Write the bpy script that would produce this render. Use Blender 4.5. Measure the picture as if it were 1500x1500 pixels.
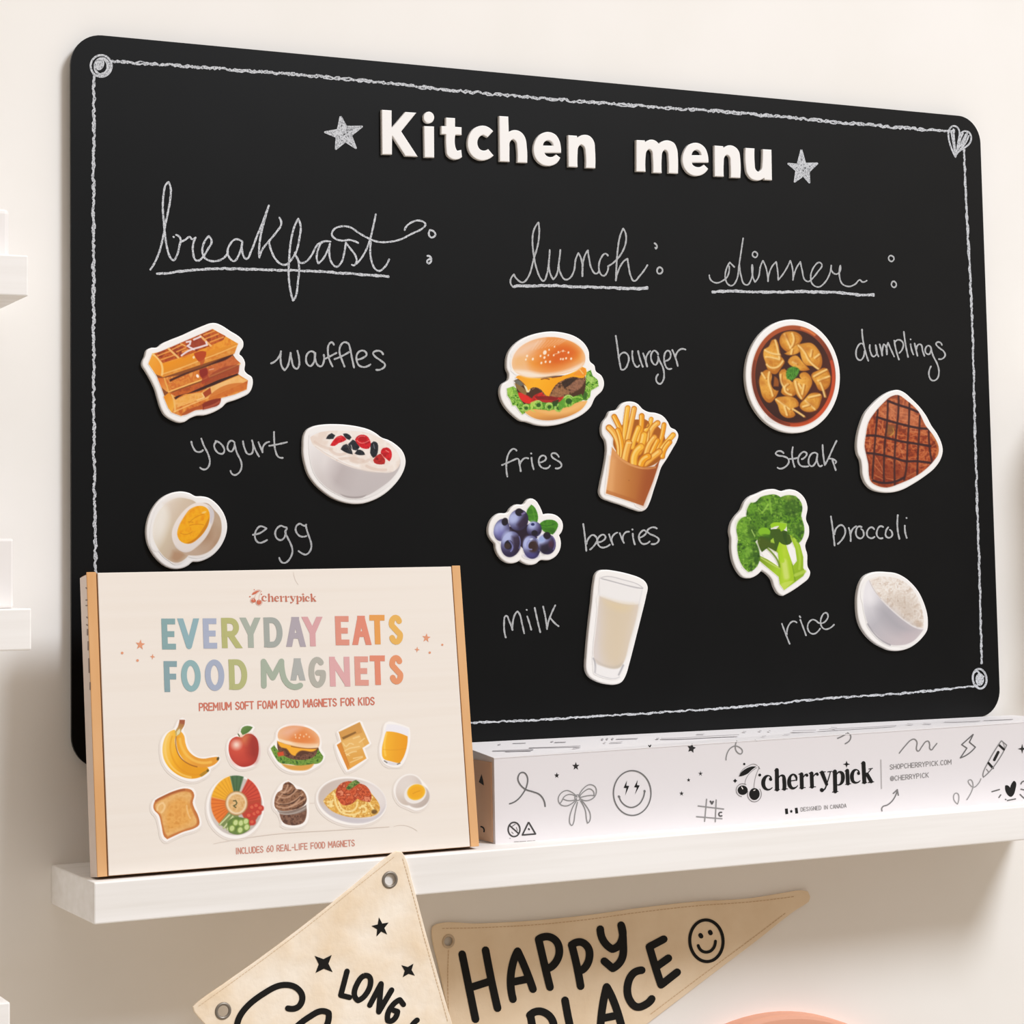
import bpy, bmesh, math, random
import numpy as np
from mathutils import Vector, Matrix
from mathutils.geometry import tessellate_polygon

for _o in list(bpy.data.objects): bpy.data.objects.remove(_o)
SC = bpy.context.scene
COL = SC.collection

# ------------------------------------------------------------------ camera
# world: X along the wall to the right, Z up, wall face at y = 0, the room is at y < 0; metres
CAM = np.array([-0.48824822, -1.81853022, 0.15653164])
YAW, PITCH, ROLL = -0.47417752, 0.08217235, 0.01871629
FPX, CX, CY = 3267.019, 798.579, 563.243
def _rot():
    c, s = math.cos(YAW), math.sin(YAW); A = np.array([[c,-s,0],[s,c,0],[0,0,1]])
    c, s = math.cos(PITCH), math.sin(PITCH); B = np.array([[1,0,0],[0,c,-s],[0,s,c]])
    c, s = math.cos(ROLL), math.sin(ROLL); D = np.array([[c,0,s],[0,1,0],[-s,0,c]])
    return A @ B @ D
R = _rot()
cam = bpy.data.cameras.new('camera'); camo = bpy.data.objects.new('camera', cam); COL.objects.link(camo)
M4 = Matrix.Identity(4)
for i in range(3):
    M4[i][0] = R[i,0]; M4[i][1] = R[i,2]; M4[i][2] = -R[i,1]; M4[i][3] = CAM[i]
camo.matrix_world = M4
cam.sensor_width = 36.0; cam.sensor_fit = 'HORIZONTAL'
cam.lens = FPX/1500*36.0
cam.shift_x = (750-CX)/1500.0; cam.shift_y = (CY-750)/1500.0
cam.clip_start = 0.05; cam.clip_end = 50
SC.camera = camo

# ------------------------------------------------------------------ light
SC.view_settings.view_transform = 'Standard'; SC.view_settings.look = 'None'
SC.view_settings.gamma = 1.0; SC.view_settings.use_curve_mapping = False
SC.view_settings.exposure = 0.0
W = bpy.data.worlds.new('room_light'); SC.world = W; W.use_nodes = True
nt = W.node_tree; nt.nodes.clear()
wo = nt.nodes.new('ShaderNodeOutputWorld'); bg = nt.nodes.new('ShaderNodeBackground')
# a pale room: brighter overhead and to the right, dim low down, a light floor below
tc = nt.nodes.new('ShaderNodeTexCoord')
def _ramp(vec, lo, hi, stops):
    dp = nt.nodes.new('ShaderNodeVectorMath'); dp.operation = 'DOT_PRODUCT'; dp.inputs[1].default_value = vec
    mr = nt.nodes.new('ShaderNodeMapRange'); mr.inputs['From Min'].default_value = lo; mr.inputs['From Max'].default_value = hi
    cr = nt.nodes.new('ShaderNodeValToRGB'); el = cr.color_ramp.elements
    for i, (p, c) in enumerate(stops):
        x = el[0] if i == 0 else el[len(el)-1] if i == 1 else el.new(p)
        x.position = p; x.color = (*c, 1)
    nt.links.new(tc.outputs['Generated'], dp.inputs[0]); nt.links.new(dp.outputs['Value'], mr.inputs['Value']); nt.links.new(mr.outputs['Result'], cr.inputs['Fac'])
    return cr.outputs['Color']
room = _ramp((0.40, 0.0, 0.75), -0.30, 0.80, [(0.0, (0.34, 0.285, 0.23)), (1.0, (1.22, 1.10, 0.98)), (0.34, (0.25, 0.215, 0.18)), (0.50, (0.40, 0.345, 0.295)), (0.63, (0.92, 0.80, 0.69))])
floor_l = _ramp((0, 0, -1), 0.30, 0.80, [(0.0, (0.0, 0.0, 0.0)), (1.0, (0.80, 0.67, 0.53))])
mxw = nt.nodes.new('ShaderNodeMix'); mxw.data_type = 'RGBA'; mxw.blend_type = 'LIGHTEN'; mxw.inputs['Factor'].default_value = 1.0
nt.links.new(room, mxw.inputs['A']); nt.links.new(floor_l, mxw.inputs['B']); nt.links.new(mxw.outputs['Result'], bg.inputs['Color'])
bg.inputs['Strength'].default_value = 0.99
nt.links.new(bg.outputs['Background'], wo.inputs['Surface'])
# the window: a soft round patch of daylight nine metres off, above and to the right
SUND = Vector((-0.56, 1.0, -0.94)).normalized()
win = bpy.data.lights.new('window_light', 'AREA'); win.shape = 'DISK'; win.size = 2.7; win.energy = 555; win.color = (0.94, 1.0, 1.085)
wino = bpy.data.objects.new('window_light', win); COL.objects.link(wino)
wino.location = Vector((0.47, 0, 0.22)) - SUND*9.0; wino.rotation_euler = SUND.to_track_quat('-Z', 'Y').to_euler()

# ------------------------------------------------------------------ helpers
def srgb(h, a=1.0):
    if isinstance(h, str):
        h = h.lstrip('#'); v = np.array([int(h[i:i+2], 16)/255 for i in (0,2,4)])
    else: v = np.array(h, float)
    return v
def lin(v):
    v = np.asarray(v, float)
    return np.where(v <= 0.04045, v/12.92, ((v+0.055)/1.055)**2.4)
def mat(name, color, rough=0.6, metal=0.0, spec=0.5):
    m = bpy.data.materials.new(name); m.use_nodes = True
    b = m.node_tree.nodes['Principled BSDF']
    c = lin(srgb(color)); b.inputs['Base Color'].default_value = (*c, 1)
    b.inputs['Roughness'].default_value = rough; b.inputs['Metallic'].default_value = metal
    b.inputs['Specular IOR Level'].default_value = spec
    return m
def noisy(m, c2, scale=(20,20,20), detail=4, lo=0.4, hi=0.6, bump=0.0, dist=0.001):
    """mix the base colour with c2 by a noise in object space; optional bump"""
    t = m.node_tree; b = t.nodes['Principled BSDF']
    tc = t.nodes.new('ShaderNodeTexCoord'); mp = t.nodes.new('ShaderNodeMapping'); nz = t.nodes.new('ShaderNodeTexNoise')
    mp.inputs['Scale'].default_value = scale; nz.inputs['Scale'].default_value = 1.0; nz.inputs['Detail'].default_value = detail
    rp = t.nodes.new('ShaderNodeMapRange'); rp.inputs['From Min'].default_value = lo; rp.inputs['From Max'].default_value = hi
    mx = t.nodes.new('ShaderNodeMix'); mx.data_type = 'RGBA'
    mx.inputs['A'].default_value = b.inputs['Base Color'].default_value[:]; mx.inputs['B'].default_value = (*lin(srgb(c2)), 1)
    t.links.new(tc.outputs['Object'], mp.inputs['Vector']); t.links.new(mp.outputs['Vector'], nz.inputs['Vector'])
    t.links.new(nz.outputs['Fac'], rp.inputs['Value']); t.links.new(rp.outputs['Result'], mx.inputs['Factor'])
    t.links.new(mx.outputs['Result'], b.inputs['Base Color'])
    if bump:
        bp = t.nodes.new('ShaderNodeBump'); bp.inputs['Strength'].default_value = bump; bp.inputs['Distance'].default_value = dist
        t.links.new(nz.outputs['Fac'], bp.inputs['Height']); t.links.new(bp.outputs['Normal'], b.inputs['Normal'])
    return m
def tag(o, label=None, cat=None, group=None, kind=None):
    if label: o['label'] = label
    if cat: o['category'] = cat
    if group: o['group'] = group
    if kind: o['kind'] = kind
    return o
def empty(name, loc, label, cat, group=None):
    o = bpy.data.objects.new(name, None); COL.objects.link(o); o.location = loc; o.empty_display_size = 0.02
    return tag(o, label, cat, group)
def obj(name, me, m=None, parent=None, label=None):
    """link a mesh given in world coordinates; under a parent it is re-expressed in the parent's space"""
    o = bpy.data.objects.new(name, me); COL.objects.link(o)
    if m is not None:
        for x in (m if isinstance(m, (list, tuple)) else [m]): me.materials.append(x)
    if parent is not None:
        o.parent = parent
        bpy.context.view_layer.update()
        o.matrix_parent_inverse = parent.matrix_world.inverted()
    if label: o['label'] = label
    return o
def mesh(name, verts, faces):
    me = bpy.data.meshes.new(name); me.from_pydata([tuple(v) for v in verts], [], [tuple(f) for f in faces]); me.update()
    return me
def fix_normals(me):
    bm = bmesh.new(); bm.from_mesh(me); bmesh.ops.recalc_face_normals(bm, faces=bm.faces); bm.to_mesh(me); bm.free()
    return me
def box_mesh(name, x0, x1, y0, y1, z0, z1, bevel=0.0, seg=2):
    bm = bmesh.new()
    v = [bm.verts.new((x, y, z)) for x in (x0, x1) for y in (y0, y1) for z in (z0, z1)]
    for f in ((0,1,3,2),(4,6,7,5),(0,4,5,1),(2,3,7,6),(0,2,6,4),(1,5,7,3)): bm.faces.new([v[i] for i in f])
    bmesh.ops.recalc_face_normals(bm, faces=bm.faces)
    if bevel: bmesh.ops.bevel(bm, geom=list(bm.edges), offset=bevel, segments=seg, affect='EDGES', profile=0.5)
    me = bpy.data.meshes.new(name); bm.to_mesh(me); bm.free(); return me

# a plane in the place: point + unit normal (towards the room); unproj puts photo points on it
class Plane:
    def __init__(s, p, n): s.p = np.array(p, float); s.n = np.array(n, float)/np.linalg.norm(n)
    def __call__(s, xy, off=0.0):
        xy = np.asarray(xy, float).reshape(-1, 2)
        d = np.stack([(xy[:,0]-CX)/FPX, np.ones(len(xy)), -(xy[:,1]-CY)/FPX], 1) @ R.T
        t = ((s.p - CAM) @ s.n + off)/(d @ s.n)
        return CAM + d*t[:,None]
def ypl(y): return Plane((0, y, 0), (0, -1, 0))

def P(s, o=(0,0,1)):
    """'x,y x,y' in a traced close-up with origin (o0,o1) and o2 pixels per photo pixel -> photo pixels"""
    if isinstance(s, str): s = [[float(a) for a in q.split(',')] for q in s.split()]
    return np.array(s, float)/o[2] + np.array(o[:2])
def smooth(p, closed=False, thr=60, step=1.2):
    """Catmull-Rom through the points, corners sharper than thr degrees stay sharp"""
    p = np.asarray(p, float); n = len(p)
    if n < 3: 
        k = max(1, int(np.linalg.norm(p[-1]-p[0])/step/4)); t = np.linspace(0, 1, k+1)[:,None]
        return p[0]*(1-t)+p[-1]*t
    T = np.zeros_like(p)
    for i in range(n):
        if not closed and i in (0, n-1):
            continue
        a, b, c = p[i-1], p[i], p[(i+1) % n]
        u, v = b-a, c-b; lu, lv = np.linalg.norm(u)+1e-9, np.linalg.norm(v)+1e-9
        ang = math.degrees(math.acos(max(-1, min(1, float(u@v)/(lu*lv)))))
        if ang < thr: T[i] = (u/lu+v/lv); T[i] /= (np.linalg.norm(T[i])+1e-9)
    out = []
    for i in range(n if closed else n-1):
        a, b = p[i], p[(i+1) % n]; L = np.linalg.norm(b-a)
        m0, m1 = T[i]*L, T[(i+1) % n]*L
        if not T[i].any(): m0 = (b-a)*1.0 if not T[(i+1)%n].any() else 2*(b-a)-m1*1.0
        if not T[(i+1) % n].any(): m1 = (b-a)*1.0 if not T[i].any() else 2*(b-a)-m0*1.0
        k = max(1, int(L/step)); t = (np.arange(k)/k)[:,None]
        out.append((2*t**3-3*t**2+1)*a + (t**3-2*t**2+t)*m0 + (-2*t**3+3*t**2)*b + (t**3-t**2)*m1)
    if not closed: out.append(p[-1:])
    return np.concatenate(out)
def ellipse(cx, cy, rx, ry, ang=0, n=48, a0=0, a1=360):
    t = np.radians(np.linspace(a0, a1, n, endpoint=(abs(a1-a0) < 359)))
    c, s = math.cos(math.radians(ang)), math.sin(math.radians(ang))
    x, y = rx*np.cos(t), ry*np.sin(t)
    return np.stack([cx+x*c-y*s, cy+x*s+y*c], 1)
def starpts(cx, cy, r, k=5, inner=0.42, rot=-90, sx=0.9):
    t = np.radians(rot+np.arange(2*k)*180/k); rr = np.where(np.arange(2*k) % 2 == 0, r, r*inner)
    return np.stack([cx+rr*np.cos(t)*sx, cy+rr*np.sin(t)], 1)

class Flat:
    """collects flat ink or chalk: strokes with round ends and filled shapes, in photo pixels, laid on a plane"""
    def __init__(s): s.v = []; s.f = []; s.d = []; s.n = 0
    def _add(s, v, f, run=False):
        # every new stroke of ink lies a few microns over the one before it, as crossing strokes do
        b = sum(len(a) for a in s.v); s.v.append(np.asarray(v, float)); s.f += [tuple(i+b for i in q) for q in f]
        k = len(v)//2 if run else 0; r = np.minimum(np.arange(k)*2.0e-6, 1.5e-4) if run else np.zeros(len(v))
        s.d.append((np.concatenate([r, r]) if run else r)+(s.n % 40)*4e-6); s.n += 1
    def disc(s, c, r, n=10):
        t = np.arange(n)*2*math.pi/n
        s._add(np.stack([c[0]+r*np.cos(t), c[1]+r*np.sin(t)], 1), [tuple(range(n))])
    def stroke(s, p, w, closed=False, thr=100, raw=False, caps=True, cut=False):
        p = np.asarray(p, float); w = np.asarray(w, float)
        if w.ndim == 0: w = np.full(len(p), float(w))
        if not raw:
            q = smooth(p, closed, thr)
            # carry widths along by arc position
            def arc(a): return np.concatenate([[0], np.cumsum(np.linalg.norm(np.diff(a, axis=0), axis=1))])
            if closed: w = np.full(len(q), w.mean())
            else:
                idx = [int(np.argmin(np.linalg.norm(q-pp, axis=1) + 1e-6*np.abs(np.arange(len(q))-len(q)*k/max(1,len(p)-1)))) for k, pp in enumerate(p)]
                aq = arc(q); ap = arc(p); w = np.interp(aq/aq[-1] if aq[-1] else aq, ap/(ap[-1] or 1), w)
            p = q
        if closed: p = np.concatenate([p, p[:1]]); w = np.concatenate([w, w[:1]])
        keep = [0]+[i for i in range(1, len(p)) if np.linalg.norm(p[i]-p[i-1]) > 1e-4]
        p = p[keep]; w = w[keep]
        if len(p) == 1: s.disc(p[0], w[0]/2); return
        d = np.diff(p, axis=0); d /= np.linalg.norm(d, axis=1)[:,None]
        nrm = np.stack([-d[:,1], d[:,0]], 1)
        def tip(q, d, hw):
            # square pen: the end is cut level (steep strokes) or upright (flat strokes)
            n = np.array([-d[1], d[0]])
            if abs(d[1]) > 0.45: e = q+d*(hw/abs(d[1])); a, b = e+np.array([hw/abs(d[1]), 0]), e-np.array([hw/abs(d[1]), 0])
            else: e = q+d*hw; a, b = e+n*hw, e-n*hw
            u, v = q+n*hw, q-n*hw
            if (a-b)@(u-v) < 0: a, b = b, a
            s._add([u, a, b, v], [(0, 1, 2, 3)])
        # split the strip at sharp turns
        start = 0
        for i in range(1, len(p)):
            sharp = i < len(p)-1 and float(d[i-1]@d[i]) < 0.75
            if sharp or i == len(p)-1:
                seg = p[start:i+1]; nn = nrm[start:i]; ww = w[start:i+1]
                vn = np.concatenate([nn[:1], nn[:-1]+nn[1:], nn[-1:]]); vn /= np.linalg.norm(vn, axis=1)[:,None]
                a, b = seg+vn*ww[:,None]/2, seg-vn*ww[:,None]/2
                k = len(seg); s._add(np.concatenate([a, b]), [(j, j+1, k+j+1, k+j) for j in range(k-1)], True)
                if sharp and cut:
                    acute = float(d[i-1]@d[i]) < -0.35; u, v = abs(d[i-1][0]) < 0.15, abs(d[i][0]) < 0.15
                    if not acute or u: tip(p[i], d[i-1], w[i]/2)
                    if not acute or v: tip(p[i], -d[i], w[i]/2)
                    if acute and not (u or v): s.disc(p[i], w[i]/2)
                elif sharp: s.disc(p[i], w[i]/2)
                start = i
        if cut and not closed: tip(p[0], -d[0], w[0]/2); tip(p[-1], d[-1], w[-1]/2)
        elif caps and not closed:
            s.disc(p[0], w[0]/2); s.disc(p[-1], w[-1]/2)
    def fill(s, p):
        p = np.asarray(p, float)
        tri = tessellate_polygon([[Vector((a, b, 0)) for a, b in p]])
        s._add(p, tri)
    def build(s, name, plane, off, m, parent, label=None):
        v = plane(np.concatenate(s.v), off+np.concatenate(s.d)); me = mesh(name, v, s.f)
        # all faces towards the room
        nv = Vector(plane.n); bm = bmesh.new(); bm.from_mesh(me)
        for f in bm.faces:
            f.normal_update()
            if f.normal.dot(nv) < 0: f.normal_flip()
        bm.to_mesh(me); bm.free()
        return obj(name, me, m, parent, label)

def area2(p): x, y = p[:,0], p[:,1]; return float(np.sum(x*np.roll(y,-1)-np.roll(x,-1)*y))
def offset_poly(p, d):
    """move a closed contour inwards by d (contour counter-clockwise -> inwards; a clockwise hole grows)"""
    a, b = np.roll(p, 1, 0), np.roll(p, -1, 0)
    u, v = p-a, b-p
    u /= np.linalg.norm(u, axis=1)[:,None]+1e-12; v /= np.linalg.norm(v, axis=1)[:,None]+1e-12
    n = np.stack([-(u[:,1]+v[:,1]), u[:,0]+v[:,0]], 1); ln = np.linalg.norm(n, axis=1)[:,None]
    n = n/np.maximum(ln, 0.6)
    return p+n*d*np.minimum(2.0/np.maximum(ln,1e-6),1.3)*0.5*np.minimum(ln,2)
def slab(name, contours, plane, thick, bev=0.0008, front_off=0.0):
    """solid sheet: contours (photo pixels, outline first, then holes) on the plane, going back by thick, with a rounded front edge"""
    n = plane.n; up = np.array([0,0,1.0]); up = up-n*(up@n); up /= np.linalg.norm(up); rt = np.cross(up, n)
    rings = []
    for k, c in enumerate(contours):
        w = plane(c, front_off); q = np.stack([(w-plane.p)@rt, (w-plane.p)@up], 1)
        a = area2(q)
        if (k == 0 and a < 0) or (k > 0 and a > 0): q = q[::-1]
        rings.append(q)
    V = []; F = []
    def put(q, d):
        b = len(V); V.extend(plane.p + q[:,:1]*rt + q[:,1:]*up + n*(front_off-d)); return b
    prof = [(0.0, bev), (bev*0.3, bev*0.3), (bev, 0.0), (thick, 0.0)]
    base = []
    for q in rings:
        bs = [put(offset_poly(q, ins) if ins else q, d) for d, ins in prof]; k = len(q); base.append(bs)
        for r in range(len(bs)-1):
            for j in range(k):
                a, b = bs[r]+j, bs[r]+(j+1) % k; c, d = bs[r+1]+j, bs[r+1]+(j+1) % k
                F.append((c, d, b, a))
    def capf(level, flip):
        polys = []; ids = []
        for q, bs in zip(rings, base):
            k = len(q); ids += list(range(bs[level], bs[level]+k))
            qq = offset_poly(q, prof[level][1]) if prof[level][1] else q
            polys.append([Vector((a, b, 0)) for a, b in qq])
        for t in tessellate_polygon(polys):
            t = tuple(ids[i] for i in t)
            nrm = np.cross(V[t[1]]-V[t[0]], V[t[2]]-V[t[0]])
            if (nrm@n > 0) == flip: t = t[::-1]
            F.append(t)
    capf(0, False); capf(3, True)
    me = mesh(name, V, F)
    return me

# ------------------------------------------------------------------ printed pictures: a little painter whose picture becomes vertex colours of a fine flat mesh
_rng = np.random.default_rng(7)
def vnoise(X, Y, scale, seed=0, octaves=3):
    out = np.zeros_like(X); amp = 1; tot = 0
    for o in range(octaves):
        r = np.random.default_rng(seed*17+o); g = r.random((64, 64)); x, y = X/scale*2**o, Y/scale*2**o
        xi, yi = np.floor(x).astype(int), np.floor(y).astype(int); fx, fy = x-xi, y-yi
        fx, fy = fx*fx*(3-2*fx), fy*fy*(3-2*fy)
        a, b = g[yi % 64, xi % 64], g[yi % 64, (xi+1) % 64]; c, d = g[(yi+1) % 64, xi % 64], g[(yi+1) % 64, (xi+1) % 64]
        out += amp*((a*(1-fx)+b*fx)*(1-fy)+(c*(1-fx)+d*fx)*fy); tot += amp; amp *= 0.5
    return out/tot
class Art:
    def __init__(s, o, bbox, ss=1.5, bg='#f7f5f3'):
        s.o = o; x0, y0, x1, y1 = bbox
        s.nx, s.ny = int((x1-x0)*ss)+1, int((y1-y0)*ss)+1
        s.X, s.Y = np.meshgrid(x0+np.arange(s.nx)/ss, y0+np.arange(s.ny)/ss)
        s.rgb = np.ones((s.ny, s.nx, 3))*srgb(bg); s.al = np.zeros((s.ny, s.nx)); s.mask = None
    def _col(s, c):
        if callable(c): return c(s.X, s.Y)
        return srgb(c)[None, None, :]
    def _sf(s, q): return max(1.0, (3.4 if q >= 10 else 2.0)*q/s.o[2]) if q >= 3 else q
    def _put(s, cov, col, a=1.0):
        cov = np.clip(cov, 0, 1)*a
        if s.mask is not None: cov = cov*s.mask
        s.rgb = s.rgb*(1-cov[..., None])+s._col(col)*cov[..., None]
        s.al = np.maximum(s.al, cov)
    def cov_poly(s, p, soft=1.0):
        X, Y = s.X, s.Y; ins = np.zeros(X.shape, bool); dm = np.full(X.shape, 1e9)
        for i in range(len(p)):
            (ax, ay), (bx, by) = p[i], p[(i+1) % len(p)]
            if ay != by:
                cond = ((ay > Y) != (by > Y)) & (X < (bx-ax)*(Y-ay)/(by-ay)+ax); ins ^= cond
            dx, dy = bx-ax, by-ay; L = dx*dx+dy*dy+1e-12
            t = np.clip(((X-ax)*dx+(Y-ay)*dy)/L, 0, 1)
            dm = np.minimum(dm, (X-ax-t*dx)**2+(Y-ay-t*dy)**2)
        sd = np.sqrt(dm); sd = np.where(ins, sd, -sd)
        return np.clip(sd/soft+0.5, 0, 1)
    def poly(s, pts, col, soft=1.0, a=1.0, sm=True, thr=60):
        p = P(pts, s.o)
        if sm: p = smooth(p, True, thr, step=3)
        s._put(s.cov_poly(p, s._sf(soft)), col, a); return s
    def clip(s, pts=None, ell=None, sm=True, thr=60, soft=1.0):
        if pts is None and ell is None: s.mask = None; return s
        if ell is not None: s.mask = s.cov_ell(*ell, soft=soft)
        else:
            p = P(pts, s.o); p = smooth(p, True, thr, step=3) if sm else p
            s.mask = s.cov_poly(p, soft)
        return s
    def cov_ell(s, cx, cy, rx, ry, ang=0, soft=1.0):
        (cx, cy), = P([[cx, cy]], s.o); rx, ry = rx/s.o[2], ry/s.o[2]
        c, q = math.cos(math.radians(ang)), math.sin(math.radians(ang)); dx, dy = s.X-cx, s.Y-cy
        u, v = (dx*c+dy*q)/rx, (-dx*q+dy*c)/ry; r = np.sqrt(u*u+v*v)
        return np.clip((1-r)*min(rx, ry)/soft+0.5, 0, 1)
    def ell(s, cx, cy, rx, ry, ang, col, soft=1.0, a=1.0): s._put(s.cov_ell(cx, cy, rx, ry, ang, s._sf(soft)), col, a); return s
    def line(s, pts, w, col, a=1.0, soft=0.9, sm=True, closed=False):
        p = P(pts, s.o)
        if sm and len(p) > 2: p = smooth(p, closed, 100, step=2.5)
        if closed: p = np.concatenate([p, p[:1]])
        w = w/s.o[2]; soft = s._sf(soft); dm = np.full(s.X.shape, 1e9)
        for (ax, ay), (bx, by) in zip(p[:-1], p[1:]):
            dx, dy = bx-ax, by-ay; L = dx*dx+dy*dy+1e-12
            t = np.clip(((s.X-ax)*dx+(s.Y-ay)*dy)/L, 0, 1); dm = np.minimum(dm, (s.X-ax-t*dx)**2+(s.Y-ay-t*dy)**2)
        s._put((w/2-np.sqrt(dm))/soft+0.5, col, a); return s
    def grad(s, p0, p1, c0, c1, c2=None):
        a, b = P([p0, p1], s.o); d = b-a; L = float(d@d); k0, k1 = srgb(c0), srgb(c1); k2 = srgb(c2) if c2 else None
        def f(X, Y):
            t = np.clip(((X-a[0])*d[0]+(Y-a[1])*d[1])/L, 0, 1)[..., None]
            if k2 is None: return k0*(1-t)+k1*t
            return np.where(t < .5, k0*(1-2*t)+k1*2*t, k1*(2-2*t)+k2*(2*t-1))
        return f
    def rad(s, c, r, c0, c1):
        (cx, cy), = P([c], s.o); r = r/s.o[2]; k0, k1 = srgb(c0), srgb(c1)
        def f(X, Y):
            t = np.clip(np.sqrt((X-cx)**2+(Y-cy)**2)/r, 0, 1)[..., None]; t = t*t*(3-2*t); return k0*(1-t)+k1*t
        return f
    def speck(s, cols, scale=4, seed=1, octaves=3):
        """a colour field of mottled tones"""
        ks = [srgb(c) for c in cols]; sc = scale
        def f(X, Y):
            n = vnoise(X, Y, sc, seed, octaves); n = np.clip((n-0.25)/0.5, 0, 0.999)*(len(ks)-1)
            i = n.astype(int); t = (n-i)[..., None]; A = np.array(ks); return A[i]*(1-t)+A[np.minimum(i+1, len(ks)-1)]*t
        return f
    def build(s, name, plane, off, parent, label=None, m=None):
        keep = s.al > 0.02
        fk = keep[:-1,:-1]|keep[1:,:-1]|keep[:-1,1:]|keep[1:,1:]
        jj, ii = np.nonzero(fk); idx = np.arange(s.nx*s.ny).reshape(s.ny, s.nx)
        q = np.stack([idx[jj,ii], idx[jj+1,ii], idx[jj+1,ii+1], idx[jj,ii+1]], 1)
        used, inv = np.unique(q, return_inverse=True); q = inv.reshape(-1, 4)
        v = plane(np.stack([s.X.ravel()[used], s.Y.ravel()[used]], 1), off)
        me = bpy.data.meshes.new(name); me.from_pydata(v.tolist(), [], q.tolist()); me.update()
        at = me.color_attributes.new('print', 'FLOAT_COLOR', 'POINT')
        c = np.ones((len(used), 4), np.float32); c[:,:3] = lin(np.clip(s.rgb.reshape(-1, 3)[used], 0, 1))
        at.data.foreach_set('color', c.ravel())
        return obj(name, me, m or M_PRINT, parent, label)

M_PRINT = bpy.data.materials.new('printed_ink'); M_PRINT.use_nodes = True
_t = M_PRINT.node_tree; _b = _t.nodes['Principled BSDF']; _a = _t.nodes.new('ShaderNodeVertexColor'); _a.layer_name = 'print'
_t.links.new(_a.outputs['Color'], _b.inputs['Base Color']); _b.inputs['Roughness'].default_value = 0.5; _b.inputs['Specular IOR Level'].default_value = 0.3

# stroke capitals, unit box, y down
def _arc(cx, cy, rx, ry, a0, a1, n=9): return [(cx+rx*math.cos(math.radians(a)), cy+ry*math.sin(math.radians(a))) for a in np.linspace(a0, a1, n)]
FONT = {
 'A': [[(0,1),(.42,0),(.58,0),(1,1)],[(.2,.66),(.8,.66)]],
 'C': [_arc(.55,.5,.55,.5,-50,-310,14)],
 'D': [[(0,0),(0,1)],[(0,0),(.45,0)]+_arc(.45,.5,.55,.5,-80,80,9)+[(.45,1),(0,1)]],
 'E': [[(1,0),(0,0),(0,1),(1,1)],[(0,.5),(.85,.5)]], 'F': [[(1,0),(0,0),(0,1)],[(0,.5),(.85,.5)]],
 'G': [_arc(.52,.5,.52,.5,-50,-330,14)+[(1,.52),(.55,.52)]], 'H': [[(0,0),(0,1)],[(1,0),(1,1)],[(0,.5),(1,.5)]],
 'I': [[(.5,0),(.5,1)]], 'K': [[(0,0),(0,1)],[(1,0),(0,.55)],[(.3,.42),(1,1)]], 'L': [[(0,0),(0,1),(1,1)]],
 'M': [[(0,1),(0,0),(.5,.65),(1,0),(1,1)]], 'N': [[(0,1),(0,0),(1,1),(1,0)]],
 'O': [_arc(.5,.5,.5,.5,-90,262,22)+[(.5,0)]], '0': [_arc(.5,.5,.5,.5,-90,262,22)+[(.5,0)]],
 'P': [[(0,1),(0,0),(.55,0)]+_arc(.55,.27,.45,.27,-80,80,7)+[(.5,.54),(0,.54)]],
 'R': [[(0,1),(0,0),(.5,0)]+_arc(.5,.27,.45,.27,-80,80,7)+[(.45,.54),(0,.54)],[(.45,.56),(1,1)]],
 'S': [_arc(.5,.26,.46,.26,-25,-190,9)+[(.3,.42),(.7,.58)]+_arc(.5,.74,.48,.26,-10,160,9)],
 'T': [[(0,0),(1,0)],[(.5,0),(.5,1)]], 'U': [[(0,0),(0,.65)]+_arc(.5,.65,.5,.35,170,10,7)+[(1,.65),(1,0)]],
 'V': [[(0,0),(.5,1),(1,0)]], 'Y': [[(0,0),(.5,.55),(1,0)],[(.5,.55),(.5,1)]],
 '6': [[(.8,0),(.25,.35),(.02,.62)]+_arc(.5,.7,.48,.3,170,-170,14)], '-': [[(.1,.55),(.9,.55)]], '.': [[(.5,1),(.52,1)]],
 '@': [_arc(.5,.5,.5,.5,30,-310,18),_arc(.5,.52,.22,.24,0,350,10)],
}
WID = {'I': .35, 'M': 1.15, '-': .7, '.': .3, ' ': .55, '@': 1.2}
def letter(fl, ch, x0, x1, y0, y1, w, shear=0.0):
    for st in FONT[ch]:
        p = np.array([(x0+w/2+a*(x1-x0-w)+shear*(b*(y1-y0)), y0+w/2+b*(y1-y0-w)) for a, b in st])
        fl.stroke(p, w, thr=50, cut=ch not in 'SCGO')
def textline(fl, txt, a, b, h, w, gap=0.32, shear=0.03):
    """capitals along the base line from photo point a to b, height h, pen width w"""
    a, b = np.array(a, float), np.array(b, float); ws = [WID.get(c, .9) for c in txt]
    tot = sum(ws)+gap*(len(txt)-1); u = (b-a)/tot; pos = 0
    sl = (b-a)/np.linalg.norm(b-a)
    for c, wd in zip(txt, ws):
        fl.n = 0
        if c != ' ':
            for st in FONT[c]:
                p = np.array([a+u*(pos+x*wd)+np.array([shear*y*h, -(1-y)*h]) for x, y in st]); fl.stroke(p, w, thr=50)
        pos += wd+gap
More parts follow.
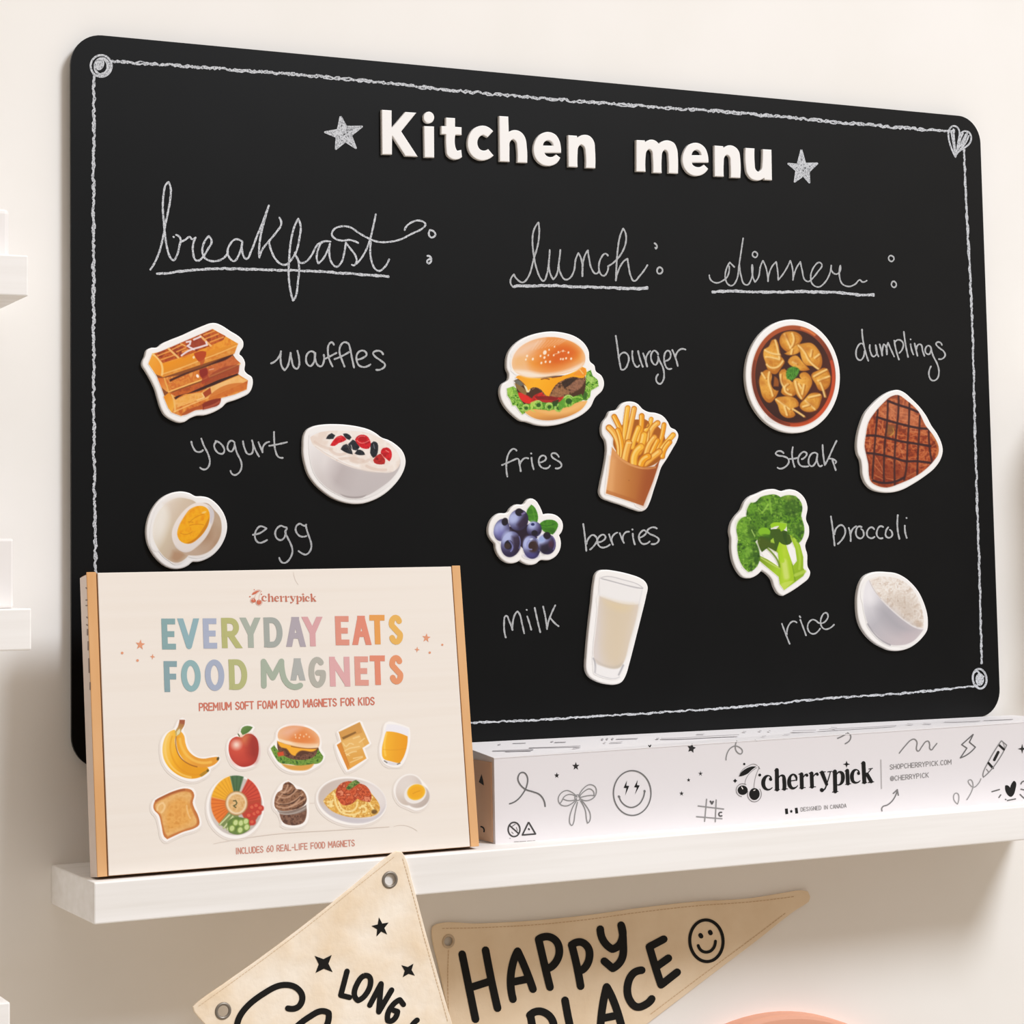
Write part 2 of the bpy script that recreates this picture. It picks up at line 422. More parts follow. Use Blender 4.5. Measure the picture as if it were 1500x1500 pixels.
# ---- chalk handwriting, each stroke traced as control points: (name, label, origin x, origin y, points per photo pixel, width, strokes)
CHALK = [
 ('chalk_word','chalk word breakfast in looped script, underlined',210,250,6.25,3.1,[
  "65,905 110,830 150,730 180,610 200,500 225,380 245,270 250,160 230,105 205,130 185,220 178,340 190,500 200,600 220,720 250,800 275,820 305,780 330,690 340,625 322,598 300,588",
  "275,605 278,608","340,650 380,635 425,607 445,628 475,615",
  "478,612 455,680 455,750 475,815 500,825 545,790 590,720 625,650 600,600 565,640 540,720 555,790 610,825 680,825 735,800 775,745",
  "905,650 840,630 790,680 770,740 790,800 830,828 870,780 900,690 905,660","905,660 905,740 925,795 945,808 985,740 1040,600 1090,480 1130,370 1148,320",
  "1148,320 1110,450 1075,590 1060,710 1062,795","1062,795 1090,720 1150,645 1220,560 1262,490 1245,430","1150,645 1170,730 1210,810 1260,855 1300,862 1350,820 1400,740 1430,610 1440,510 1418,440 1380,520 1350,650 1335,800 1330,950 1345,1090 1370,1190 1395,1150 1415,1020 1425,880 1405,790 1385,770"]),
 ('chalk_word','chalk word breakfast in looped script, underlined',420,290,6.25,2.9,[
  "75,500 100,560 130,595 180,580 230,520 280,430 330,400 400,400","370,395 320,410 285,480 275,560 290,598 330,560 370,490 395,420","395,420 390,510 410,590 455,630 500,590 525,510 540,410",
  "540,410 580,460 625,520 640,570 620,615 597,612","620,615 660,580 720,490 760,390 790,270 815,150","770,400 765,500 780,590 810,650 845,668 890,640 937,563",
  "655,412 580,385 500,390 440,370 413,335 435,285 500,260 580,268 660,320 750,370 830,400 940,402 1040,380 1150,325 1240,280 1270,240 1215,207 1150,220 1100,255 1080,293",
  "1310,295 1350,310 1360,340 1325,362 1303,340 1310,297","1288,530 1310,535 1325,570 1300,600 1285,580 1310,560"]),
 ('chalk_underline','thick chalk underline beneath breakfast',210,250,6.25,5,["125,940 250,935 380,915 520,905 700,897 880,900 1050,905 1200,910 1350,912 1500,918 1640,925 1850,940 2060,955 2245,966"]),
 ('chalk_word','chalk word lunch in looped script',740,310,6.25,2.6,[
  "75,690 48,645 80,575 110,620 160,648 210,600 260,440 300,300 312,180 305,100 270,150 252,220 260,390 290,530 330,620 350,635 380,580 400,460 408,350",
  "400,460 410,560 440,620 470,580 490,480 505,350","490,480 505,560 550,622 590,610 630,540 645,440 670,380 695,430 708,510 707,590","707,590 710,490 730,400 757,355 770,440 790,520 830,568 860,540",
  "940,402 915,385 880,420 858,490 868,560 900,588 935,550 942,500","942,500 1000,460 1060,390 1100,300 1105,210 1080,155 1050,230 1030,350 1020,480 1013,630","1013,630 1040,530 1085,455 1120,432 1130,500 1150,590 1180,635 1230,590 1302,490",
  "1368,290 1385,305 1390,325 1380,340 1375,330","1412,508 1440,530 1430,562 1400,565 1392,530 1412,508"]),
 ('chalk_underline','thick chalk underline beneath lunch',740,310,6.25,5.6,["85,682 200,680 380,676 560,682 660,690 780,690 900,695 1050,700 1200,706 1300,698"]),
 ('chalk_word','chalk word dinner in looped script',1030,330,5,2.3,[
  "45,365 60,405 100,422 145,405 175,380 190,300","228,305 195,272 170,320 162,380 180,430 210,442 245,400 262,300 280,180 293,95","265,280 280,380 300,430 325,436 350,400 362,350 360,290",
  "358,290 362,370 380,415 405,380 420,300 438,260 460,310 475,410","475,410 500,310 535,268 545,330 550,400 590,350 638,260 655,320 658,400","658,400 680,320 712,268 725,330 745,400 770,412 800,390 840,340 870,290 850,272 815,300 788,370 800,430 845,452 890,420 925,360 938,295",
  "938,295 945,340 975,358 1000,340 1005,295 998,370 1020,430 1070,448 1115,430 1148,400 1165,415 1198,405",
  "378,193 398,212 385,235 362,222 365,200 378,193","1378,222 1398,245 1380,265 1358,245 1365,225 1378,222","1398,410 1415,435 1400,455 1380,440 1385,415 1398,410"]),
 ('chalk_underline','thick chalk underline beneath dinner',1030,330,5,5.4,["70,492 160,483 260,482 400,490 520,489 680,485 850,490 1000,493 1120,507 1248,510"]),
 ('chalk_word','handwritten chalk word waffles',390,490,8.333,3.2,[
  "60,352 110,325 160,265 180,205","180,205 175,300 190,390 225,435 260,390 285,300 297,225","297,225 310,310 340,400 375,418 400,380 400,290 380,200",
  "590,225 545,205 500,240 485,300 500,360 540,385 575,350 595,270 600,225","590,240 600,310 630,375 670,388 700,340 703,250","825,125 795,95 765,120 752,190 760,270 780,330 810,390",
  "720,295 790,260 855,225","955,390 920,300 895,220 905,140 950,95 1000,110 1025,180 1045,280 1072,405","835,300 920,265 1010,215","1120,305 1180,285 1225,245 1195,200 1140,205 1105,250 1105,320 1130,375 1190,398 1240,385 1272,365",
  "1425,240 1395,205 1345,200 1305,225 1320,260 1400,320 1450,370 1420,415 1345,432"]),
 ('chalk_word','handwritten chalk word yogurt',270,620,9.375,3.0,[
  "97,255 120,330 160,385 210,395 255,370","233,210 270,310 325,420 350,520 330,600 280,635 215,608","430,245 500,280 550,370 530,415 480,415 430,370 410,300 440,255","690,265 640,240 595,300 605,370 645,388 680,340 690,280","690,280 720,400 780,530 785,610 740,690 680,710 635,655",
  "805,245 830,350 870,420 920,420 945,350 930,235","930,235 960,330 1025,455","1018,260 1050,340 1075,400 1075,340 1110,280 1165,255","1232,120 1235,250 1250,370 1290,460 1350,475","1165,310 1280,290 1410,260"]),
 ('chalk_word','handwritten chalk word egg',360,750,13.636,3.1,[
  "145,455 260,430 350,380 410,330 350,295 290,285 230,330 185,430 190,530 235,600 300,615 370,590 425,560","815,310 770,300 710,275 640,310 590,400 600,490 650,550 710,560 770,510 795,430 800,370","815,310 820,340 790,380 830,500 890,620 930,740 920,850 860,960 790,1015 730,1010 690,970 670,915",
  "1205,255 1190,275 1140,265 1080,235 1020,270 995,340 1020,420 1080,480 1150,495 1210,480","1200,260 1220,360 1260,480 1300,600 1310,700 1270,800 1200,850 1130,830 1055,780"]),
 ('chalk_word','handwritten chalk word burger',890,480,12.5,2.9,[
  "150,150 180,350 205,550 245,760","205,550 250,475 310,455 365,490 390,570 370,660 330,740 290,770 245,760","455,430 455,540 485,660 540,720 580,690","560,430 590,560 645,715","650,470 690,580 725,710","725,710 700,580 735,480 780,430",
  "925,490 900,445 855,420 805,470 795,560 830,650 875,680 915,630 925,530","925,530 960,620 1010,720 1035,850 1020,960 960,1030 900,990 890,920 925,855","1045,610 1110,590 1150,540 1140,440 1100,420 1055,460 1035,560 1050,670 1100,750 1170,750","1185,410 1240,540 1285,700","1240,540 1290,430 1350,390 1425,400"]),
 ('chalk_word','handwritten chalk word fries',725,645,13.636,2.9,[
  "430,205 370,170 310,210 255,310 230,440 230,600 248,725","140,495 250,450 370,395 460,370 490,470 515,615","500,480 540,400 600,355 665,360","730,350 745,470 775,580","722,262 726,264","890,440 960,425 1020,370 1000,315 945,305 890,350 875,430 910,520 980,560 1050,555 1100,505",
  "1275,330 1240,280 1190,255 1130,275 1140,330 1220,390 1310,450 1330,510 1280,555 1215,560"]),
 ('chalk_word','handwritten chalk word berries',845,755,11.538,2.9,[
  "108,145 135,350 160,600","165,480 210,370 270,330 325,365 340,420 300,500 225,575","350,450 420,440 485,370 450,325 400,340 350,410 355,480 400,535 470,540 555,495","545,320 575,410 610,495","610,495 590,390 630,320 685,290","725,300 760,390 795,465","795,465 775,370 820,290 880,275",
  "945,310 955,400 980,490","938,237 941,239","1060,375 1120,350 1170,290 1140,250 1090,275 1050,340 1060,420 1110,480 1180,475 1230,440","1350,220 1290,200 1220,225 1190,265 1230,310 1330,355 1385,405 1360,460 1265,485"]),
 ('chalk_word','handwritten chalk word milk',725,875,13.636,2.9,[
  "215,800 185,650 185,480 200,385 230,370 280,460 350,650","350,650 360,480 400,340 450,280 495,340 540,520 585,720","630,248 638,252","645,380 690,520 725,645","795,210 840,420 905,695","962,185 1010,400 1040,635","1205,160 1130,320 1070,480 1040,620","1100,400 1180,500 1270,575"]),
 ('chalk_word','handwritten chalk word dumplings',1240,470,9.375,2.7,[
  "213,120 235,320 300,550","240,340 200,310 150,360 130,450 150,520 190,540 230,500 245,420","320,330 330,430 370,490 410,460 415,400 400,335","400,335 415,430 440,490","455,320 475,400 490,475","490,475 495,380 510,320 540,350 555,460","555,460 550,370 570,300 600,370 655,490","655,270 680,400 720,530","665,290 720,260 775,300 770,380 725,440",
  "787,150 810,320 845,495","880,320 895,400 920,465","878,252 881,255","935,310 955,400 975,480","960,390 1000,320 1025,330 1045,410 1070,480","1160,370 1120,340 1085,380 1090,440 1130,460 1160,410 1160,370","1160,370 1190,480 1245,590 1270,700 1240,800 1180,820 1135,760 1160,625",
  "1310,330 1270,290 1230,310 1260,360 1335,420 1355,470 1325,515 1270,525"]),
 ('chalk_word','handwritten chalk word steak',1125,635,12.5,2.9,[
  "285,360 240,325 180,325 140,365 180,400 290,420 370,465 380,530 330,600 230,645 175,625","455,250 440,370 455,500 485,610","400,465 480,460 555,440","620,470 680,430 710,370 660,335 600,370 555,450 560,540 610,595 690,605 740,600","905,380 850,350 790,380 745,470 755,570 800,600 860,550 895,450 905,380","895,430 910,540 950,600 990,585",
  "1000,210 1010,380 1040,575","1255,135 1170,310 1100,470 1040,575","1120,460 1200,475 1250,520 1235,545","1180,490 1210,580 1240,670"]),
 ('chalk_word','handwritten chalk word broccoli',1205,750,10.714,2.9,[
  "130,70 160,280 188,525","188,350 220,250 295,205 345,250 355,330 320,410 240,500","410,250 435,340 440,455","440,350 470,270 525,225","610,235 560,230 525,290 535,380 590,415 640,380 640,310 605,265","810,270 760,240 705,290 700,370 750,410 815,390","950,235 900,225 860,280 850,360 890,410 940,410","1030,240 995,300 995,380 1045,405 1090,370 1085,310 1055,280",
  "1180,50 1175,250 1205,420","1290,215 1295,310 1320,405","1316,92 1319,94"]),
 ('chalk_word','handwritten chalk word rice',1135,880,15,2.6,[
  "155,505 220,680 325,945","265,740 280,600 340,490 410,450 480,480","545,340 560,365","560,420 620,580 685,760","940,470 890,430 830,415 760,460 720,560 740,660 800,720 870,725 940,680 995,610","950,480 1050,490 1130,430 1170,340 1140,270 1090,270 1030,350 1005,460 1030,570 1100,625 1190,610 1300,525"]),
]
# ------------------------------------------------------------------ origins: every object keeps its own base point
ORG = {}
def obj(name, me, m=None, parent=None, label=None, base=None):
    """link a mesh whose vertices are in world coordinates; under a parent (or with a base) they become local"""
    o = bpy.data.objects.new(name, me); COL.objects.link(o)
    if m is not None:
        for x in (m if isinstance(m, (list, tuple)) else [m]): me.materials.append(x)
    if parent is not None:
        off = ORG.get(parent.name, Vector((0,0,0))); me.transform(Matrix.Translation(-off)); o.parent = parent; ORG[o.name] = off
    elif base is not None:
        b = Vector(base); me.transform(Matrix.Translation(-b)); o.location = b; ORG[o.name] = b
    if label: o['label'] = label
    return o
def empty(name, loc, label, cat, group=None):
    o = bpy.data.objects.new(name, None); COL.objects.link(o); o.location = Vector(loc); o.empty_display_size = 0.02
    ORG[o.name] = Vector(loc); return tag(o, label, cat, group)

# ------------------------------------------------------------------ materials
M_WALL = noisy(mat('wall_paint', '#f7f4f0', 0.85, spec=0.2), '#f4f1ec', (7,7,7), 5, 0.35, 0.65, bump=0.05)
M_WOOD = noisy(mat('white_painted_wood', '#f9f7f5', 0.55, spec=0.3), '#eeebe7', (4, 70, 110), 5, 0.35, 0.75, bump=0.12)
M_BOARD = noisy(mat('black_chalkboard_coat', '#06080a', 0.38, spec=0.20), '#090b0d', (14,14,14), 6, 0.35, 0.7)
M_FOAM = mat('white_foam', '#f7f5f3', 0.5, spec=0.3)
M_LETTER = mat('white_letter_plastic', '#f6f4f2', 0.4, spec=0.4)
M_CREAM = noisy(mat('cream_card', '#efe5da', 0.6, spec=0.25), '#ece1d5', (5, 60, 140), 4, 0.4, 0.7)
M_KRAFT = noisy(mat('kraft_edge', '#e0b07e', 0.7, spec=0.2), '#d8a36c', (60, 60, 9), 4, 0.35, 0.7)
M_SIDE = mat('carton_side_print', '#e6d6cb', 0.6, spec=0.25)
M_BROWN = mat('kraft_card', '#a97b50', 0.7, spec=0.2)
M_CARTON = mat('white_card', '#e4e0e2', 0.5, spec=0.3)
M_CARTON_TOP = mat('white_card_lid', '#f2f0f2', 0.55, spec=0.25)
M_TAN = mat('tan_card_end', '#dcb494', 0.6, spec=0.25)
M_CLOTH = noisy(mat('cream_cotton', '#fdf2e2', 0.9, spec=0.1), '#f2ddc0', (20,20,20), 7, 0.38, 0.66, bump=0.9, dist=0.004)
M_CLOTH2 = noisy(mat('tan_cotton', '#f4dfc2', 0.9, spec=0.1), '#ead2b2', (25,25,25), 6, 0.36, 0.72, bump=0.6, dist=0.003)
M_STITCH = mat('stitch_thread', '#dcc3a1', 0.9, spec=0.1); M_STITCH2 = mat('tan_thread', '#d3b38c', 0.9, spec=0.1)
M_METAL = mat('antique_eyelet', '#8f877d', 0.4, 0.55); M_METAL2 = mat('dull_eyelet', '#c9b59c', 0.45, 0.4)
M_INK = mat('black_print', '#161513', 0.6, spec=0.2)
M_PINK = mat('pink_disc', '#e8ab90', 0.6, spec=0.3)
M_WHITE = mat('white_card_block', '#f0ecea', 0.6, spec=0.3)
M_CHALK = noisy(mat('chalk', '#d2d5da', 0.95, spec=0.05), '#74777c', (800,800,800), 3, 0.46, 0.70)
M_CHALK2 = noisy(mat('thin_chalk', '#b9bbbd', 0.95, spec=0.05), '#85878a', (700,700,700), 3, 0.5, 0.75)
_inks = {}
def ink(h):
    if h not in _inks: _inks[h] = mat('ink_'+h.strip('#'), h, 0.6, spec=0.2)
    return _inks[h]

# ------------------------------------------------------------------ setting
SH_D = 0.1246; SH_T = -0.0758; SH_B = -0.1073      # shelf depth, top, underside
w = obj('wall_back', box_mesh('wall_back', -1.4, 2.6, 0.0, 0.1, -1.2, 1.7), M_WALL, base=(0.6, 0, -1.2)); tag(w, 'plain warm white wall behind the chalkboard', 'wall', kind='structure')
SHELF = obj('wall_shelf', box_mesh('wall_shelf', -0.0132, 0.976, -SH_D, 0.0, SH_B, SH_T, 0.0012), M_WOOD, base=(0.48, 0, SH_B))
tag(SHELF, 'long white wooden wall shelf below the chalkboard, holding both cartons', 'shelf')
for (x1, z1, lab) in ((-0.0635, 0.4037, 'short white shelf at the left edge, level with the word breakfast'),
                      (-0.0610, 0.1335, 'short white shelf at the left edge, level with the top of the cream carton'),
                      (-0.0769, -0.1585, 'white shelf end in the bottom left corner, lowest of the three')):
    s = obj('wall_shelf', box_mesh('wall_shelf', x1-0.45, x1, -SH_D, 0.0, z1-0.0316, z1, 0.0012), M_WOOD, base=(x1-0.2, 0, z1-0.0316))
    tag(s, lab, 'shelf', 'short shelves along the left edge')
b = obj('white_box', box_mesh('white_box', -0.20, -0.0705, -0.095, -0.02, 0.4037, 0.4440, 0.004, 3), M_WHITE, base=(-0.13, -0.05, 0.4037))
tag(b, 'low white box with rounded corner standing on the upper left shelf', 'box')
b = obj('white_box', box_mesh('white_box', -0.20, -0.0685, -0.100, -0.02, 0.1335, 0.1870, 0.002, 2), M_WHITE, base=(-0.13, -0.05, 0.1335))
tag(b, 'taller white box standing on the middle left shelf', 'box')
# invented shelf and tall box right of frame, added to shade the wall
s = obj('wall_shelf', box_mesh('wall_shelf', 1.03, 1.50, -SH_D, 0.0, 0.1019, 0.1335, 0.0012), M_WOOD, base=(1.25, 0, 0.1019))
tag(s, 'unseen white shelf added past the right edge to shade the wall', 'shelf')
b = obj('white_box', box_mesh('white_box', 1.032, 1.25, -0.110, -0.004, 0.1335, 0.3420, 0.002, 2), M_WHITE, base=(1.14, -0.05, 0.1335))
tag(b, 'unseen tall white box added past the right edge to shade the wall', 'box')
# pink round plaque low on the wall
def disc_mesh(name, cx, cz, r, y0, y1, bev=0.004, n=96):
    V = []; F = []
    prof = [(r, y0), (r, y1+bev), (r-bev*0.3, y1+bev*0.3), (r-bev, y1)]
    t = np.linspace(0, 2*math.pi, n, endpoint=False)
    for rr, y in prof: V += [(cx+rr*math.cos(a), y, cz+rr*math.sin(a)) for a in t]
    for k in range(len(prof)-1):
        for j in range(n): F.append((k*n+j, k*n+(j+1) % n, (k+1)*n+(j+1) % n, (k+1)*n+j))
    F.append(tuple(range(n))); F.append(tuple(range(3*n, 4*n)))
    return fix_normals(mesh(name, V, F))
d = obj('wall_disc', disc_mesh('wall_disc', 0.668, -0.2647-0.20, 0.20, 0.0, -0.02), M_PINK, base=(0.668, 0, -0.6647))
tag(d, 'pink round disc on the wall, only its top showing at the bottom edge', 'disc')

# ------------------------------------------------------------------ chalkboard
YB = -0.010
BP = ypl(YB)
BW, BH, BR = 0.948, 0.610, 0.0268
board = empty('chalkboard', (BW/2, YB, 0), 'large black chalkboard menu with rounded corners and chalk border', 'chalkboard')
def roundrect(x0, x1, z0, z1, r, n=12):
    out = []
    for cx, cz, a0 in ((x1-r, z0+r, -90), (x1-r, z1-r, 0), (x0+r, z1-r, 90), (x0+r, z0+r, 180)):
        for a in np.radians(np.linspace(a0, a0+90, n)): out.append((cx+r*math.cos(a), cz+r*math.sin(a)))
    return out
rr = roundrect(0.0008, BW, 0, BH, BR); k = len(rr)
V = [(x, y, z) for y in (YB, YB+0.0032) for x, z in rr]
me = mesh('panel', V, [tuple(range(k)), tuple(range(2*k-1, k-1, -1))]+[(j, j+k, (j+1) % k+k, (j+1) % k) for j in range(k)])
obj('panel', fix_normals(me), M_BOARD, board, 'matt black chalkboard sheet')
for x in (0.08, BW-0.08):
    for z in (0.08, BH-0.08): obj('spacer', box_mesh('spacer', x-0.02, x+0.02, YB+0.0032, -0.0013, z-0.02, z+0.02), M_WHITE, board)
OFF = 0.00012
rnd = random.Random(3)
def rope(fl, pts, w, amp):
    p = smooth(P(pts), thr=100, step=3.6)
    d = np.gradient(p, axis=0); d /= np.linalg.norm(d, axis=1)[:,None]; n = np.stack([-d[:,1], d[:,0]], 1)
    for k in range(3):
        o = np.array([amp*rnd.uniform(-.9, .9) for _ in p]); o[1:-1] = o[1:-1]*.75+(o[2:]+o[:-2])*.125
        fl.stroke(p+n*o[:,None], np.array([w*rnd.uniform(.65, 1.1) for _ in p]), raw=True)
fl = Flat()
rope(fl, "161,90 300,99 500,115 700,136 950,156 1100,167 1250,181 1398,193", 2.3, 3.4)
rope(fl, "138,108 137,250 137,400 137.5,600 139,760 140,850 141,1095", 2.5, 3.2)
rope(fl, "1412,216 1416,310 1424,470 1428,620 1432,760 1436,880 1438,972", 2.3, 1.7)
rope(fl, "141,1098 400,1080 695,1058.5 800,1054 890,1048 960,1044 1090,1035 1200,1024 1330,1015 1432,1004", 1.9, 2.1)
fl.build('chalk_border', BP, OFF, M_CHALK, board, 'rough white chalk border line around the board')
fl = Flat(); o = (120,70,25)
fl.stroke(P(ellipse(705,665,385,395), o), 3.0, True); fl.stroke(P(ellipse(735,690,265,300), o), 3.6, True); fl.fill(P(ellipse(660,610,150,220,20), o)); fl.stroke(P("700,380 860,470 930,640 880,860 720,940",o),2.6)
fl.build('chalk_spiral', BP, OFF*2, M_CHALK, board, 'chalk spiral in the upper left corner')
fl = Flat(); o = (1380,940,12.5)
fl.stroke(P(ellipse(688,678,125,180,-8), o), 3.0, True); fl.fill(P(ellipse(690,690,78,115), o)); fl.stroke(P("600,560 640,540 700,600 760,640",o),2.6)
fl.build('chalk_spiral', BP, OFF*2, M_CHALK, board, 'chalk spiral in the lower right corner')
fl = Flat(); o = (1340,120,9.375)
for q in ("560,1030 500,900 465,760 470,660 530,605 590,630 615,700 600,800 575,950 560,1030", "620,735 670,680 740,690 775,760 755,840 690,900 600,960 560,1020", "530,650 540,780 550,900 560,990", "500,680 530,850 555,1000",
          "700,720 650,820 590,930", "740,740 700,830 620,930", "660,710 620,800 580,930", "640,740 615,820 590,900", "720,700 690,790 640,880"): fl.stroke(P(q, o), 2.5)
fl.build('chalk_heart', BP, OFF*2, M_CHALK, board, 'chalk heart in the upper right corner')
for o, pts, hat, lab in (((470,160,21.43), "620,225 800,550 1290,545 950,820 1100,1220 770,1010 470,1250 490,870 130,720 530,650", ("620,300 700,700 500,1100", "720,500 650,900 850,1000", "1200,600 800,800 600,1000", "300,720 600,780 800,700", "760,500 800,800 1050,1150", "560,650 620,900 480,1200"), 'chalk star left of the heading'),
                         ((1145,210,21.43), "620,200 740,640 1120,630 850,890 870,1230 680,1010 410,1200 460,850 210,640 500,670", ("620,300 650,700 450,1100", "700,600 600,900 450,1150", "1050,660 700,900 500,1050", "300,660 600,750 780,700", "700,800 800,1000 860,1180"), 'chalk star right of the heading')):
    fl = Flat(); p = P(pts, o); fl.stroke(p, 2.8, True, thr=1)
    for q in hat: fl.stroke(P(q, o), 2.7)
    for k in (0.72, 0.42): fl.stroke(p*k+p.mean(0)*(1-k), 2.4, True, thr=1)
    fl.build('chalk_star', BP, OFF*2, M_CHALK, board, lab)
words = {}
for nm, lab, ox, oy, s, wd, strokes in CHALK:
    for q in strokes:
        p0 = P(q, (ox, oy, s)); colon = np.ptp(p0[:,0]) < 14 and np.ptp(p0[:,1]) < 14 and lab.split()[2] in ('breakfast','lunch','dinner') and p0[:,0].min() > {'breakfast':624,'lunch':950,'dinner':1295}[lab.split()[2]]
        fl = words.setdefault(('chalk_colon', 'chalk colon after '+lab.split()[2]) if colon else (nm, lab), Flat())
        if nm == 'chalk_underline': rope(fl, P(q, (ox, oy, s)), wd*0.62, wd*0.28); continue
        p = smooth(P(q, (ox, oy, s)), thr=100, step=1.2); t = np.arange(len(p))
        fl.stroke(p, wd*(1.0 if 'script' in lab else 0.9)*(0.93+0.1*np.sin(t*0.7+rnd.random()*6)+0.05*np.sin(t*2.3)), raw=True)
for (nm, lab), fl in words.items():
    if not fl.v: continue
    fl.build(nm, BP, OFF*1.5, M_CHALK if ('breakfast' in lab or nm == 'chalk_underline') else M_CHALK2, board, lab)

# ------------------------------------------------------------------ white letters of the heading
K1 = (545,150,4.4118); K2 = (920,190,5.1724)
LT = 0.0034
LP = ypl(YB-LT)
LETTERS = [
 ('K', K1, ["63,47 128,51 128,165 216,61 288,66 190,187 297,351 216,347 131,215 130,337 66,336"], 'white block capital K starting the heading on the chalkboard'),
 ('i', K1, ["336,152 402,155 403,357 340,355"], 'white letter i with round dot, second letter of the heading'),
 ('t', K1, ["478,97 538,101 538,157 580,160 580,211 540,209 541,290 552,312 578,306 583,353 550,369 515,364 487,340 480,298 478,207 448,205 448,152 478,153"], 'white letter t, third letter of the heading'),
 ('c', K1, ["784,186 745,155 705,150 660,168 630,208 618,262 628,315 655,352 700,374 745,370 787,343 752,301 725,311 697,300 682,262 694,225 720,210 748,226"], 'white letter c, fourth letter of the heading'),
 ('h', K1, ["822,87 882,91 885,192 918,178 960,188 990,225 1002,290 1004,391 940,388 938,290 930,252 912,238 893,255 890,300 890,384 826,381"], 'white letter h, tallest letter in the middle of the heading'),
 ('e', K1, ["1223,326 1222,290 1212,245 1186,207 1140,190 1090,205 1055,250 1044,310 1060,365 1100,402 1145,411 1190,396 1218,357 1192,336 1165,352 1135,348 1115,325", "1106,278 1116,255 1140,245 1162,256 1173,279"], 'white letter e between h and n in the first word'),
 ('n', K1, ["1268,211 1325,215 1328,230 1362,210 1405,215 1435,250 1443,310 1444,426 1382,423 1380,325 1372,287 1352,272 1335,289 1330,330 1330,419 1270,416"], 'white letter n ending the first word of the heading'),
 ('m', K2, ["63,77 128,80 130,97 168,75 205,80 235,108 265,86 305,80 350,100 374,150 380,210 380,333 308,329 306,215 298,165 280,152 263,170 257,215 257,329 190,326 187,205 180,160 160,147 142,165 135,205 135,319 63,316"], 'white letter m starting the second word of the heading'),
 ('e', K2, ["611,249 606,190 587,140 550,107 510,98 460,115 425,165 412,225 425,285 460,330 510,350 565,340 609,296 577,264 548,282 515,280 490,264 485,248", "483,192 495,165 520,152 545,165 556,192"], 'white letter e between m and n in the second word'),
 ('n', K2, ["655,119 722,124 725,140 762,118 805,125 840,160 852,220 852,366 778,363 776,252 770,205 750,190 732,208 727,250 727,356 657,353"], 'white letter n between e and u in the second word'),
 ('u', K2, ["890,137 960,141 962,260 968,300 990,319 1012,300 1018,260 1020,147 1088,151 1092,383 1035,380 1032,366 990,385 940,375 905,335 892,270"], 'white letter u ending the heading, beside the right chalk star'),
]
for ch, o, cs, lab in LETTERS:
    cont = [smooth(P(c, o), True, 50, step=2.0) for c in cs]
    cen = LP(cont[0].mean(0))[0]
    if ch == 'i':
        r = empty('letter_magnet', (cen[0], YB, cen[2]), lab, 'letter magnet', 'white letters spelling the heading')
        obj('stem', slab('stem', cont, LP, LT, 0.0007), M_LETTER, r)
        obj('dot', slab('dot', [P(ellipse(368,97,35,38), o)], LP, LT, 0.0007), M_LETTER, r)
    else:
        r = obj('letter_magnet', slab('letter_magnet', cont, LP, LT, 0.0007), M_LETTER, base=(cen[0], YB, cen[2]))
        tag(r, lab, 'letter magnet', 'white letters spelling the heading')
# ------------------------------------------------------------------ food magnets: white foam cut-outs with a printed picture
MT = 0.0040
MP = ypl(YB-MT)
GRP = 'food magnets on the chalkboard'
def magnet(name, label, o, outline, paint, bbox=None, thr=50):
    c = P(outline, o) if isinstance(outline, str) else outline
    c = smooth(c, True, thr, step=2.0) if isinstance(outline, str) else c
    cen = MP([c.mean(0)])[0]
    r = empty(name, (cen[0], YB, cen[2]), label, 'magnet', GRP)
    obj('foam_backing', slab('foam_backing', [c], MP, MT, 0.0011), M_FOAM, r)
    a = Art(o, (c[:,0].min()+2, c[:,1].min()+2, c[:,0].max()-2, c[:,1].max()-2), 1.6)
    paint(a); a.al = a.al*(a.cov_poly(c, 3.4) > 0.985); a.build('printed_picture', MP, 0.0002, r)
    return r

